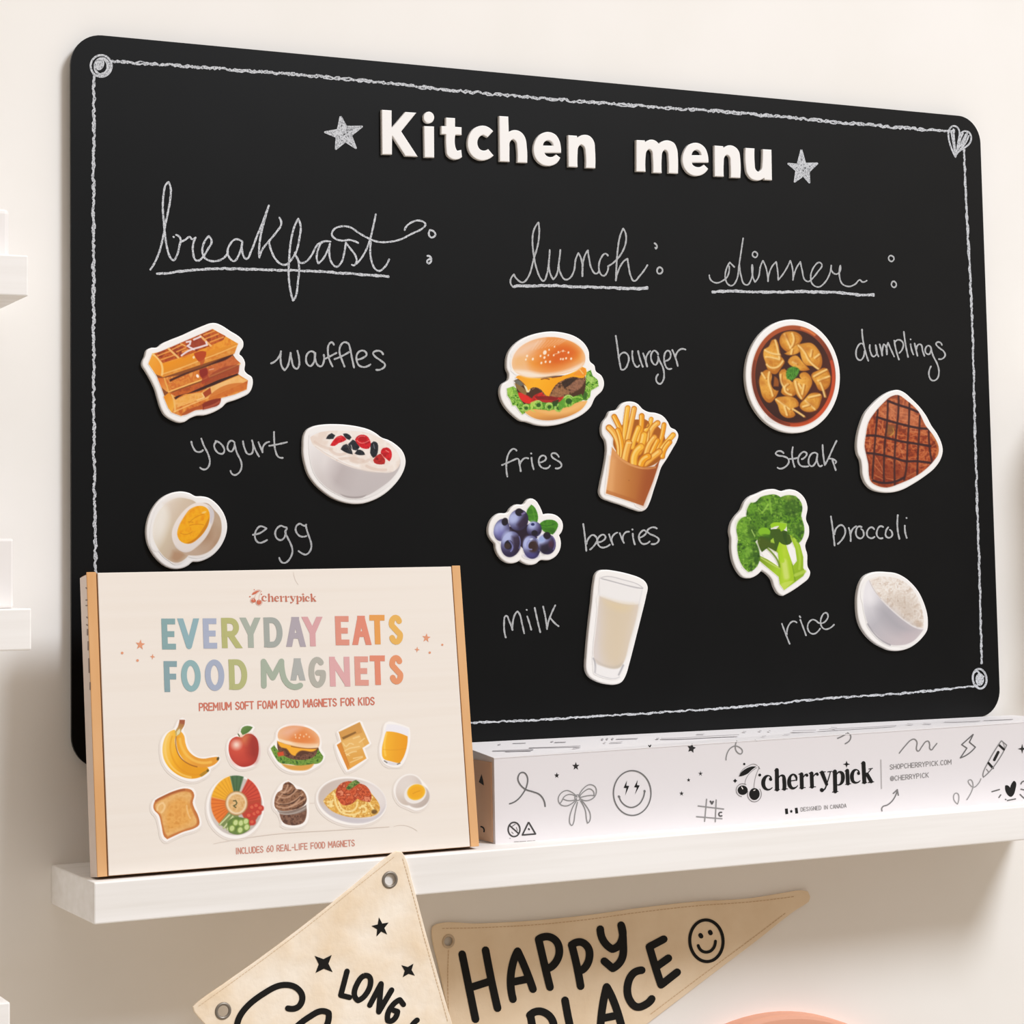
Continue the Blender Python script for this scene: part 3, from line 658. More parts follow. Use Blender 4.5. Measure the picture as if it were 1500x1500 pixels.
def waffles(a):
    g = a.grad
    a.poly("160,560 320,430 930,160 1220,320 1180,460 1250,560 1230,680 1330,770 1320,870 1000,980 550,1180 430,1140 340,960 270,760", '#8a4a1c', sm=False)
    # lowest waffle
    a.poly("330,968 400,915 640,935 900,850 1240,695 1360,768 1345,880 1200,940 1035,985 1010,1060 900,1105 800,1125 720,1132 545,1205 440,1165 390,1110", a.speck(['#c65f1c','#dd8230','#e89a42'], 5, 3), sm=False)
    a.poly("330,968 400,915 470,1060 430,1165 385,1100", g((330,968),(470,1060),'#e88d18','#f0ab3c'), sm=False)
    a.poly("405,905 470,1000 640,935 790,915 900,850 1060,780 1245,700 1350,765 900,960 470,1110 460,1020", a.speck(['#e79a45','#f2b460','#eda848'], 6, 5), sm=False)
    a.poly("850,860 1250,720 1330,770 900,940", a.speck(['#f4c07a','#f0b566'], 6, 8), sm=False)
    a.line("455,1155 620,1080 840,990 1000,925 1345,770", 16, '#f7c274', .8); a.line("430,940 455,1010 470,1150", 22, '#f3c371', .8)
    a.poly("545,1190 600,1140 720,1090 800,1060 800,1115 720,1132 580,1195", '#a8481c', 2, .8)
    a.poly("900,945 1340,800 1345,870 1100,950 1020,975 880,1010", '#cf6d24', 3, .75)
    a.poly("800,1060 870,1020 1030,985 1005,1065 900,1105 810,1128", '#8a2c14', 1.5); a.line("835,1105 950,1065 1010,1030", 26, '#b5563a', .8)
    a.poly("810,920 900,855 915,930 830,985", '#a8431c', 1.5); a.line("800,930 830,975 740,1010", 14, '#f8cf8e', .9)
    # shadow gap printed under the middle waffle
    a.poly("460,980 540,930 700,880 900,800 1100,720 1230,655 1240,705 1060,775 900,845 740,905 600,930 480,1000", '#3a1810', 2)
    a.poly("410,930 560,870 820,780 1250,590 1245,680 1000,760 800,850 640,920 480,960", a.speck(['#a84a1c','#c8621f','#b4502a'], 6, 9), sm=False)
    a.poly("255,740 330,740 400,910 365,905 300,850", g((255,740),(400,910),'#d76a24','#eda34c'), sm=False)
    a.poly("320,740 540,700 800,610 1170,470 1270,560 860,740 420,910 360,860", a.speck(['#d27428','#e08a35','#cf6a25','#e79b48'], 7, 12), sm=False)
    a.poly("800,640 1170,475 1265,560 870,720", a.speck(['#b8562a','#cc6c38','#c25c28'], 6, 14), 2, .9, sm=False)
    a.line("390,910 600,830 800,760 1000,680 1260,570", 17, '#f6c06a', .9); a.line("340,745 390,900", 20, '#f0b65a', .8)
    a.poly("860,740 1260,575 1250,660 1000,760 830,830", '#9a3f22', 3, .7)
    a.poly("770,640 850,610 870,690 810,750 770,700", '#8f2418', 2); a.poly("800,750 870,700 900,760 800,820", '#a53a20', 3, .8); a.ell(745,715,16,22,-30,'#fff2e6'); a.line("890,640 940,628", 14, '#e8a888', .9)
    a.poly("400,760 560,690 820,600 1090,480 1170,450 1150,480 900,585 620,690 410,785", '#43190f', 2)
    # top waffle
    a.poly("145,565 195,440 330,410 930,140 1240,320 1195,440 320,730 250,700", a.speck(['#e58c1e','#ef9f30','#dd7c1c'], 6, 20), sm=False)
    a.poly("145,565 195,440 310,560 300,715 230,690", g((145,565),(310,640),'#f2a634','#ee9522'), sm=False)
    a.poly("320,570 900,400 1235,320 1195,440 800,570 320,728", g((500,500),(600,720),'#ee9512','#d98a34'), sm=False)
    a.poly("330,690 760,520 1200,350 1190,430 780,570 330,725", a.speck(['#d5791f','#e8a24c'], 6, 23), 2, .85, sm=False)
    a.line("320,690 560,610 800,515 1000,440 1220,345", 16, '#f6bf68', .8)
    a.line("200,450 300,560 310,700", 26, '#f8cd80', .9)
    a.poly("220,445 400,370 560,300 920,145 1085,225 1060,275 900,345 700,430 500,500 320,555", a.speck(['#a8421a','#c9611f','#8f3216'], 6, 25), sm=False)
    for q in ("255,470 410,410","290,520 460,460","440,390 560,330","490,420 600,370","820,215 950,165","840,260 1000,200","900,300 1060,240","560,420 640,390"): a.line(q, 18, '#eda04a', .85)
    a.line("390,380 510,490", 24, '#f5c276', .9); a.line("780,225 905,345", 24, '#f5c07a', .9); a.line("540,320 600,350", 16, '#f0b060', .9)
    a.poly("660,290 780,250 850,320 760,380 640,400 600,340", '#9a3828', 3, .7)
    for q in ("550,465 640,405 780,360 860,335","610,300 660,290 650,330 620,350","640,360 700,390","700,270 780,235","850,300 860,335"): a.line(q, 22, '#efdfe2', .95)
    a.poly("700,440 800,410 850,420 830,500 760,540 720,490", '#b33a10', 3, .9); a.poly("770,500 830,480 820,560 780,590", '#b8481c', 4, .7); a.ell(698,487,14,16,0,'#fbe0b0')

def yogurt(a):
    g = a.grad
    a.poly("165,250 260,205 420,190 600,190 900,210 1100,300 1260,420 1335,560 1330,650 1230,800 1080,920 900,1025 750,1060 620,1040 480,980 340,880 230,740 175,560 160,380", g((200,300),(700,1080),'#f4f1f0','#d9d2d0','#c9c1c0'))
    a.poly("300,420 600,600 900,700 1240,740 1120,880 900,1000 750,1020 600,960 450,850 330,650", g((350,600),(800,800),'#e9e3e2','#bdb3b3','#c8c0c0'), 30, .8)
    a.poly("560,1000 740,1035 900,1010 850,1050 740,1062 620,1045", '#9b9190', 6, .6)
    a.poly("170,270 300,205 600,185 900,215 1130,310 1290,450 1335,580 1320,640 1240,715 1050,725 860,700 650,640 480,560 330,470 210,370", a.speck(['#f2e6dc','#f7efe8','#ecdcd0'], 14, 4))
    for q in ("430,430 520,490 620,480","520,560 700,540 860,570","700,570 850,590 930,560","230,330 330,390 450,420","900,640 1000,680 1150,690"): a.line(q, 36, '#e0c9ba', .55, soft=4)
    for q in ("480,520 600,590 800,640","340,450 450,500"): a.line(q, 20, '#fbf6f2', .8, soft=3)
    a.line("240,390 480,540 660,630 860,695 1050,722 1220,715", 10, '#d8ccc6', .6)
    dk = a.speck(['#15171c','#2b2f36','#0d0e12'], 2.5, 6); rd = a.speck(['#c4101c','#e0202a','#b00c18'], 4, 7)
    a.poly("375,290 410,235 450,215 495,245 470,290 420,295", dk); a.poly("595,225 650,222 705,270 680,305 630,280", dk)
    a.poly("430,375 470,310 520,260 570,245 640,300 600,325 540,345 490,380", rd); a.line("520,275 570,265", 10, '#f07a70', .7)
    a.poly("565,425 600,370 640,355 700,420 720,490 640,470", dk); a.poly("660,360 720,300 770,330 810,400 760,440 720,430", dk); a.poly("745,480 780,430 850,445 880,495 800,500", dk); a.line("700,370 720,440 730,480", 8, '#e9e2da', .9); a.line("640,360 690,450", 6, '#8a7a66', .6)
    a.poly("750,300 770,265 830,235 900,250 940,300 955,380 930,415 860,415 810,390 770,340", rd); a.line("775,310 830,345 900,330 935,310", 9, '#f28a80', .9); a.ell(850,290,55,35,0,'#b80a16',3); a.line("790,275 830,255 880,262", 8, '#f4a09a', .7)
    a.poly("955,350 990,322 1040,345 1050,410 1020,520 985,535 945,470 950,420", dk); a.line("990,360 1005,420", 10, '#8d939b', .7)
    a.poly("985,565 1040,500 1090,480 1140,560 1130,615 1060,620 1000,600", a.speck(['#a01a18','#c42822','#8c0f12'], 4, 8)); a.poly("1080,470 1110,410 1160,400 1210,430 1225,520 1195,580 1150,545", rd); a.line("1150,440 1185,460", 12, '#f39a8c', .8); a.line("1095,490 1140,555", 7, '#f0b0a4', .8)

def egg(a):
    g = a.grad
    a.poly("200,720 230,560 310,400 440,270 600,205 740,220 860,265 930,400 900,700 800,1050 700,1170 590,1220 480,1200 360,1110 260,960 210,840", g((230,700),(620,900),'#f1ebe0','#d9c9b0','#cdb8a0'), 1.2)
    a.poly("380,300 520,230 700,215 850,270 700,450 520,600", '#d9c4b0', 30, .5); a.ell(330,640,90,240,12,'#f4efe6',40,.8)
    a.poly("480,1150 520,1040 620,1040 720,1090 640,1190 560,1215", '#b58a68', 24, .75)
    a.poly("880,330 1050,290 1160,390 1250,500 1282,640 1270,780 1200,930 1080,1050 940,1105 800,1110 700,1090 640,1000", g((900,1050),(1240,600),'#c9b09a','#b08c6e','#c2a88e'), 1.2)
    a.poly("800,1090 900,1010 1050,900 1180,700 1240,800 1100,1020 940,1100", '#c8ac94', 30, .5)
    a.poly("500,760 540,620 620,490 740,360 860,290 980,285 1090,330 1155,420 1160,520 1110,680 1020,840 900,960 800,1040 700,1060 600,1010 530,920", g((560,500),(900,900),'#f3e9e2','#ece4df'), 1.3)
    a.poly("1060,330 1150,400 1165,500 1130,640 1090,560 1090,420", '#d2ccd0', 8, .8); a.line("560,960 680,1045 800,1030", 24, '#e3dad4', .7, soft=4); a.line("800,1035 960,910 1080,740 1150,520", 12, '#e8dccf', .8)
    a.poly("585,780 610,650 680,520 780,390 900,335 1000,340 1070,390 1095,480 1080,600 1010,740 920,840 800,920 700,920 620,870", a.speck(['#f7a806','#fbb414','#f39a02'], 9, 5))
    a.poly("1085,500 1075,620 1010,740 920,840 800,920 720,920 880,830 980,700", '#c8780c', 7, .7); a.line("600,720 640,600 740,450 860,350", 12, '#f3c070', .6)
    for q in ("770,600 860,520 1000,460","780,640 900,620 1000,630","640,760 720,780 820,740","760,580 830,590"): a.line(q, 12, '#d9850a', .7)
    a.ell(1005,435,40,16,-20,'#fbd27a',3,.9)

def burger(a):
    g = a.grad
    gr = a.speck(['#2f6b14','#6fae2c','#b5d86a','#4c8c1e','#8cc23e'], 3.2, 3)
    a.poly("155,830 240,800 300,850 400,940 480,1000 520,1140 440,1110 400,1140 355,1165 310,1110 270,1050 225,1050 200,980 160,920", gr, thr=20); a.poly("1180,620 1240,590 1260,660 1330,720 1340,800 1290,830 1240,860 1230,940 1180,990 1080,960 1000,900 1100,820 1170,740", gr, thr=20)
    a.poly("160,830 210,810 240,880 220,940 170,900", '#a9d455', 4, .7); a.poly("1200,640 1300,730 1240,760 1180,700", '#b2d872', 6, .7); a.poly("1000,890 1120,850 1200,900 1180,980 1080,950", '#2a5712', 8, .8)
    a.poly("260,720 400,680 900,660 1160,640 1160,860 1080,1000 900,1090 520,1120 400,1060 300,900", '#4a2c16', 3); a.poly("400,1010 560,980 900,960 1120,900 1150,970 1000,1060 820,1120 560,1130 430,1100", a.speck(['#2f6b14','#6fae2c','#3f7c1a','#8cc23e'], 3, 9), 3)
    a.poly("380,1130 470,1100 700,1110 900,1080 1100,1000 1195,990 1130,1090 980,1180 830,1225 690,1243 540,1225 440,1180", g((700,1080),(720,1240),'#efb262','#e8a654','#c98440'))
    a.poly("560,1120 900,1090 1120,1010 1180,1000 1000,1130 800,1170", '#f4c07a', 16, .7)
    a.poly("300,880 360,890 480,960 520,910 900,900 860,990 700,1010 600,1000 480,1020 420,1025 340,980", a.speck(['#d8251c','#a81c14','#e8382c'], 6, 4)); a.poly("510,930 830,930 790,985 660,1010 560,980", '#7a1512', 4, .85); a.poly("300,885 350,890 470,980 460,1025 380,1010 320,950", '#e3281e', 4, .9); a.poly("560,970 760,985 700,1010 600,1000", '#b8271e', 4, .9)
    a.poly("240,730 300,720 380,790 420,880 480,850 530,815 600,870 650,925 720,930 850,940 1000,890 1120,810 1175,700 1150,670 900,680 600,740 400,740", a.speck(['#4a2c1c','#7d5236','#a8764e','#38200f','#8c6040'], 4, 6))
    a.poly("245,735 300,720 370,785 340,800 280,770", '#6f6a5c', 4); a.poly("250,760 320,790 410,880 400,920 300,850", '#9a7a40', 4, .8); a.poly("860,760 960,700 1080,690 1000,760 900,830", '#2c1a10', 8, .85); a.poly("960,800 1100,710 1160,720 1110,820 980,880", '#9c6a52', 9, .7); a.poly("730,900 840,820 930,860 860,930 740,930", '#a8744a', 7, .7)
    a.poly("370,780 460,840 440,880 410,880", '#efe3b8', 4)
    a.poly("265,690 290,665 500,690 700,690 900,660 1050,600 1130,550 1175,570 1180,650 1150,690 1000,680 880,720 800,770 740,850 700,930 670,925 600,850 540,815 490,815 430,860 380,770 320,720", g((300,680),(700,900),'#f4a428','#fbb21e','#f7a60c')); a.poly("1060,600 1130,555 1170,590 1160,670 1010,660", '#f0922a', 8, .9); a.line("1100,590 1140,640", 14, '#f8d48a', .8); a.line("600,710 640,700 700,710", 16, '#7a3a14', .8); a.line("740,690 860,670", 14, '#6a2a12', .8)
    a.ell(560,600,400,60,-6,'#000000',10,.0)
    a.poly("220,500 245,400 320,300 450,220 600,175 760,165 900,190 1030,245 1130,330 1170,430 1150,520 1080,580 930,630 760,665 560,690 400,680 280,630 230,570", a.rad((760,400),520,'#e8812a','#f3c79c'))
    a.poly("420,470 600,410 800,290 980,260 1110,380 1090,470 900,510 700,560 560,580 470,550", a.rad((800,430),380,'#d8600e','#ee962c'), 34, .85); a.poly("820,300 980,280 1080,360 1000,440 800,460", '#dc5f14', 36, .7)
    a.poly("230,590 400,600 640,640 900,600 1140,500 1080,580 930,630 760,665 560,690 400,680 280,630", '#f8ead8', 14, .95); a.poly("240,470 330,380 400,460 370,560 260,560", '#f0b877', 24, .8); a.poly("250,400 450,235 640,185 560,280 380,380", '#f2cdb0', 26, .8)
    for k in range(9): a.line([[480+k*42,330-k*8],[560+k*45,215-k*2]], 9, '#fbe6da', .35, soft=2)
    for x, y, r in ((415,410,12),(490,450,13),(400,455,10),(600,500,12),(655,485,12),(712,485,12),(640,430,13),(590,410,11),(645,365,22),(760,400,10),(850,450,10),(880,450,11),(920,440,11),(985,445,12),(950,365,11),(880,345,10),(820,360,10),(700,330,9),(770,290,8),(690,400,9)): a.ell(x,y,r,r*1.35,20,'#fdf0dc',1.2,.95)
    a.line("770,385 830,370 860,345 910,350", 8, '#f6c7a2', .8)
    for x, y, r in ((560,1040,55),(700,1065,50),(950,990,75),(400,1080,45),(820,1080,50)):
        a.ell(x,y,r,r*1.05,0,a.speck(['#79b530','#a8d060','#4f9420'],4,9),2); a.ell(x+4,y+4,r*.55,r*.5,0,'#1f4c10',4,.85); a.line(ellipse(x,y,r*.9,r*.95,0,20,150,330).tolist(), 9, '#cfe88e', .8)
    a.poly("460,1010 540,980 480,1100 530,1140 460,1110", '#b7da5c', 4, .9); a.poly("820,1040 900,950 890,1070 830,1110", '#5b9c2c', 4, .9); a.poly("740,1000 830,970 800,1060 750,1060", '#173c0c', 5, .8); a.line("1010,950 1090,940 1130,960", 14, '#a5d455', .8)

def fries(a):
    cols = (('#f0a21c','#c87610'),('#f6ba3c','#d88a1a'),('#f2ae44','#c87a1c'))
    def fry(p, w, k=0):
        c = cols[k % 3]; a.line(p, w, c[1]); a.line(p, w*.68, c[0], soft=3)
        q = np.array([[float(x) for x in t.split(',')] for t in p.split()]); a.line((q+[-w*.18, 0]).tolist(), w*.28, '#fbd884', .75, soft=3)
    a.poly("240,600 300,420 480,300 800,380 900,560 870,760 640,900 400,820 300,720", '#a85c14', 6)
    for i, (p, w) in enumerate((("255,260 300,350 350,460",62),("425,150 400,330 375,600",60),("505,160 470,330 420,560",62),("600,250 590,420 560,560",62),("720,290 690,380 650,430",50),("800,340 720,430 690,640",64),("880,360 850,520 790,700",54),("995,490 900,600 850,660",60),("190,400 290,540 320,740",74),("300,430 340,560 350,760",60),
            ("560,400 500,560 480,640",62),("760,520 690,620 650,760",66),("950,580 880,680 860,760",60),("630,490 600,610 560,700",80),("435,590 400,720 380,830",84),("800,560 740,680 690,800",60),("590,640 520,720 500,850",86),("820,700 720,780 640,850",78),("680,760 620,800 590,860",84))): fry(p, w*1.16, i)
    a.line("640,300 690,370 640,400", 18, '#a85a10', .8, soft=4); a.line("700,430 690,560", 14, '#b0640f', .6, soft=3); a.line("420,590 470,590", 12, '#fbe3a6', .8)
    a.poly("228,640 330,770 460,850 640,900 760,885 830,800 800,900 740,1080 620,1380 380,1300 150,1220 190,960", a.grad((160,1100),(720,1150),'#e0a064','#c07838','#a25020'), sm=False)
    a.poly("228,640 330,770 460,850 640,900 780,880 780,905 640,922 450,875 320,795 225,690", '#dc9a5c', 3, .9); a.poly("205,760 265,800 235,1230 160,1215", '#e6a96c', 16, .7); a.poly("640,930 790,890 620,1380 560,1350", '#a04f22', 30, .6); a.poly("160,1180 620,1330 620,1375 150,1225", '#b0622c', 8, .5); a.ell(440,1060,10,8,0,'#9a5526',3,.5)

def berries(a):
    lf = a.speck(['#2f6e14','#4a9020','#3a7c18'], 6, 3)
    a.poly("845,220 905,270 955,390 960,460 940,530 850,520 790,480 765,340 800,270", lf); a.line("850,240 890,380 910,500", 14, '#6fae3a', .6, soft=2); a.poly("980,550 1060,490 1150,475 1240,490 1298,550 1270,650 1210,725 1100,700 1020,640", lf); a.line("1000,560 1120,580 1250,540", 14, '#245a10', .6, soft=3); a.poly("1060,640 1200,610 1260,640 1200,720", '#2c6410', 10, .6)
    a.poly("420,600 800,560 950,780 700,960 480,700", '#231426', 4)
    def berry(x, y, rx, ry, ang, lx, ly, dx, dy):
        a.ell(x,y,rx,ry,ang,'#2e2a55',1.2); a.ell(x,y,rx,ry,ang,a.rad((lx,ly),max(rx,ry)*1.5,'#a5aee0','#2a2142'),1.4); a.ell(lx,ly,rx*.42,ry*.5,ang+20,'#b9c2ea',14,.7)
        a.ell(dx,dy,rx*.42,ry*.36,ang,'#17101c',7,.95)
    berry(345,650,130,185,12,300,620,400,510); a.poly("225,700 330,830 420,700 300,600", '#6a64b0', 30, .5)
    berry(630,480,160,180,20,540,450,640,350); a.poly("690,450 770,390 780,560 650,640 600,560", '#2b1a30', 16, .8); a.line("690,380 730,360", 30, '#8f80b4', .8, soft=5)
    berry(895,640,125,130,0,860,560,900,700); a.ell(870,555,32,24,0,'#22285e',4)
    berry(500,890,165,218,12,430,760,460,900); a.poly("520,760 640,740 650,960 570,1050 540,900", '#2a1a2c', 18, .75); a.ell(440,920,50,48,0,'#3a2a28',5); a.line("470,830 500,860 530,950 500,1010", 24, '#8d92d6', .7, soft=6); a.line("640,760 660,860 640,960", 14, '#7f86c8', .7, soft=4)
    berry(850,940,145,195,-8,770,860,860,920); a.ell(880,930,80,100,10,'#3a231e',10,.9); a.line("840,810 780,870 790,960 850,980", 26, '#8f93cc', .75, soft=6); a.line("930,800 985,900 980,1000", 14, '#8d95cc', .8, soft=4); a.ell(845,805,30,16,-20,'#d5dcf2',5,.8); a.ell(850,1080,100,45,0,'#4f4a90',16,.7)
    berry(1110,890,148,172,-6,1010,810,1110,745); a.poly("1000,900 1150,860 1160,1000 1060,1050 1000,1000", '#1b121e', 20, .8); a.line("1200,760 1245,860 1220,980", 24, '#7c70a8', .7, soft=6); a.ell(1180,890,40,60,0,'#4a1c30',12,.7); a.ell(1020,810,50,45,0,'#96aee0',12,.8)

def milk(a):
    a.poly("250,130 300,120 520,160 770,250 760,330 600,1000 480,1330 440,1365 300,1355 170,1300 160,1140 200,700", '#f1efee', 2)
    a.poly("235,360 330,395 520,450 715,460 680,640 600,920 530,1170 490,1225 420,1245 300,1220 190,1180 165,1110 190,760", a.grad((190,800),(690,800),'#dcd3ce','#d9cab4','#dfd3c8'), 2)
    a.poly("260,400 480,460 690,480 600,800 470,1150 330,1180 270,1000 280,700", '#dccbb0', 40, .7); a.poly("180,1130 300,1200 430,1215 520,1160 480,1230 400,1245 280,1215", '#c4b9ab', 10, .7); a.poly("290,400 500,455 640,470 560,540 380,500", '#e3cfa6', 26, .6)
    a.line("235,360 330,395 520,450 715,460", 12, '#e6ddd2', .7, soft=3)
    a.line("250,140 320,120 540,165 700,215 765,262 700,262 480,205 330,162 250,145", 11, '#c9c6c8', .9); a.line("270,150 420,190 600,235 760,268", 10, '#b3b0b4', .8); a.line("240,170 235,360", 8, '#d9d7d9', .6); a.line("755,290 710,480", 8, '#dcdadc', .7)
    a.line("160,1120 180,1180 180,1290", 16, '#a9a6aa', .9, soft=2); a.line("525,1205 470,1320", 18, '#a9a6aa', .9, soft=2); a.line("180,1300 300,1350 430,1365 480,1345", 10, '#cdcbcd', .9); a.line("195,1190 185,1290", 10, '#d8d6d8', .8)

def dumplings(a):
    a.ell(668,737,500,603,-3,a.grad((400,150),(950,1250),'#b5562a','#7a3018','#c24a1e'),1.2); a.ell(668,740,455,552,-3,a.grad((300,500),(1050,1000),'#4a2216','#3a1a12','#5a2412'),3)
    a.line(ellipse(668,737,480,585,-3,40,100,200).tolist(), 30, '#6e3020', .6, soft=3); a.line(ellipse(668,737,475,580,-3,40,-15,70).tolist(), 34, '#d4502a', .75, soft=4); a.line(ellipse(668,737,482,582,-3,20,-75,-55).tolist(), 28, '#e07a3c', .9, soft=2); a.ell(640,1220,200,60,0,'#2a120c',20,.7)
    d = a.speck(['#c47a1e','#e39a30','#f0b650','#d68a26'], 5, 4); lt = '#f8d488'
    def dm(p, *lines):
        q = np.array([[float(x) for x in t.split(',')] for t in p.split()]); c = q.mean(0); r = np.linalg.norm(q-c, axis=1).max()
        a.poly(p, '#5a2c0c', 3.0, thr=95); a.poly(p, a.rad((c[0]-.15*r, c[1]-.1*r), r*1.1, '#f2b850', '#b96c16'), 1.8, .98, thr=95); a.poly(((q-c)*.8+c).tolist(), d, 3, .35, thr=95)
        for l in lines: a.line((np.array([[float(x) for x in t.split(',')] for t in l.split()])+[16, 8]).tolist(), 22, '#a85e12', .6, soft=3); a.line(l, 22, lt, .92, soft=2.2)
    dm("500,320 540,230 620,205 700,215 770,280 740,350 680,400 640,460 540,410", "560,240 600,330 630,400", "650,230 670,310 630,400"); dm("560,470 640,420 720,350 770,370 740,450 620,490", "650,420 640,470")
    dm("320,420 370,390 430,300 480,340 500,480 560,560 520,640 450,715 370,670 330,560 310,500", "450,310 480,420 500,530", "330,430 420,470 500,480", "340,510 420,520 500,540", "350,600 440,640 540,560")
    dm("710,370 800,345 880,345 960,420 1005,520 1000,620 970,660 900,620 800,600 760,520 740,430", "725,375 790,440 850,550 960,650", "880,430 870,500", "970,480 920,520")
    dm("600,570 690,490 770,560 860,660 760,675 650,620", "660,570 700,590"); dm("880,720 960,670 1040,640 1095,700 1098,840 1060,890 980,910 930,830", "910,740 1000,690 1060,660", "980,800 1010,880 1040,980", "960,790 1090,740")
    dm("265,760 300,690 370,660 410,720 400,830 440,900 490,910 440,1010 380,1055 310,1000 275,900", "380,690 370,800 400,900 420,970", "290,700 330,760"); dm("500,690 560,650 600,700 640,800 700,830 690,960 620,980 520,930 540,860", "515,720 540,850 600,900", "600,830 560,890 640,960")
    dm("670,780 760,770 740,720 810,690 890,800 850,910 770,1025 710,970 680,880", "690,800 720,920 760,1000", "730,830 760,880", "790,840 770,950"); dm("450,1010 540,980 640,980 710,1020 730,1090 660,1130 690,1200 600,1235 520,1190 480,1080", "460,1015 540,1070 620,1130", "560,1100 590,1200", "660,1130 740,1180 790,1215"); dm("740,1090 800,1010 880,940 1000,960 990,1040 950,1130 860,1165 770,1140", "810,1030 880,1090 920,1130", "850,990 980,960", "780,1100 850,1080")
    a.poly("440,740 480,770 490,860 430,860", '#b8661a', 8, .7); a.poly("580,700 600,650 680,625 740,660 720,720 650,790 590,770", a.speck(['#2f6418','#5a9a30','#3f7a20'], 3, 5), 2)
    for x, y in ((700,560),(830,420),(580,270),(390,560),(300,820),(560,800),(560,1040),(880,1060),(1030,800)): a.ell(x,y,40,26,30,'#b05e14',14,.55)

def steak(a):
    p = "190,820 205,690 240,520 330,380 450,250 520,190 620,165 740,240 880,370 980,560 1080,690 1145,830 1140,930 1080,1020 960,1140 820,1230 640,1310 480,1360 360,1340 270,1280 245,1180 240,1060 215,950"
    a.poly(p, a.speck(['#7a2a12','#a8481e','#c46a3a','#8c3416'], 6, 3)); a.clip(p)
    a.poly("480,240 620,180 880,380 960,600 700,560 420,460", '#cc8460', 60, .5); a.poly("250,1000 700,1050 900,1180 480,1380 250,1250", '#7c2a10', 60, .6)
    for q in ("380,520 460,640","330,960 400,1080 440,1180","300,1050 360,1120 420,1180","470,1000 540,1010 560,1100","600,1000 660,1060 680,1120","320,1200 440,1260","470,1240 560,1260","590,1260 680,1240","740,1220 850,1160","620,830 700,920","650,850 690,960","920,940 960,900","900,1090 1030,1060","1060,830 1110,800","530,340 590,390","400,390 450,430","540,430 590,480","650,390 740,400","650,430 740,440","650,480 740,500","790,400 870,440","800,450 870,500","620,680 720,690","480,780 560,790","480,840 560,900","250,740 260,850","780,630 860,640","780,700 860,680","930,650 990,680"): a.line(q, 14, '#dd9060', .42, soft=5)
    a.poly("470,540 580,560 560,680 480,690", '#8a6a34', 12, .6); a.line("520,690 570,640 560,600", 10, '#dcb84a', .6, soft=3)
    for q in ("490,240 620,290 760,335 880,385","350,450 600,525 880,590 1010,600","215,690 330,690 460,715 640,760 860,795 1040,825","215,915 330,925 560,975 720,1020 860,1020 1080,1050","300,1270 500,1300 700,1230"): a.line(q, 30, '#33181c', .9, soft=4)
    for q in ("630,170 625,400 600,640 580,900 580,1330","490,250 480,520 450,800 440,1300","770,260 760,560 745,800 730,1100 700,1260","905,430 895,640 880,900 870,1220","1020,620 1030,850 1060,1020","360,360 330,700 310,940 290,1240"): a.line(q, 26, '#38191a', .82, soft=4)
    a.line("330,380 450,250 520,190 620,165", 10, '#5a2218', .6, soft=3); a.line("1050,680 1140,850 1120,950", 26, '#c98048', .6, soft=6); a.line("190,820 215,950 240,1060 250,1200", 24, '#6a2010', .7, soft=6)
    a.clip()

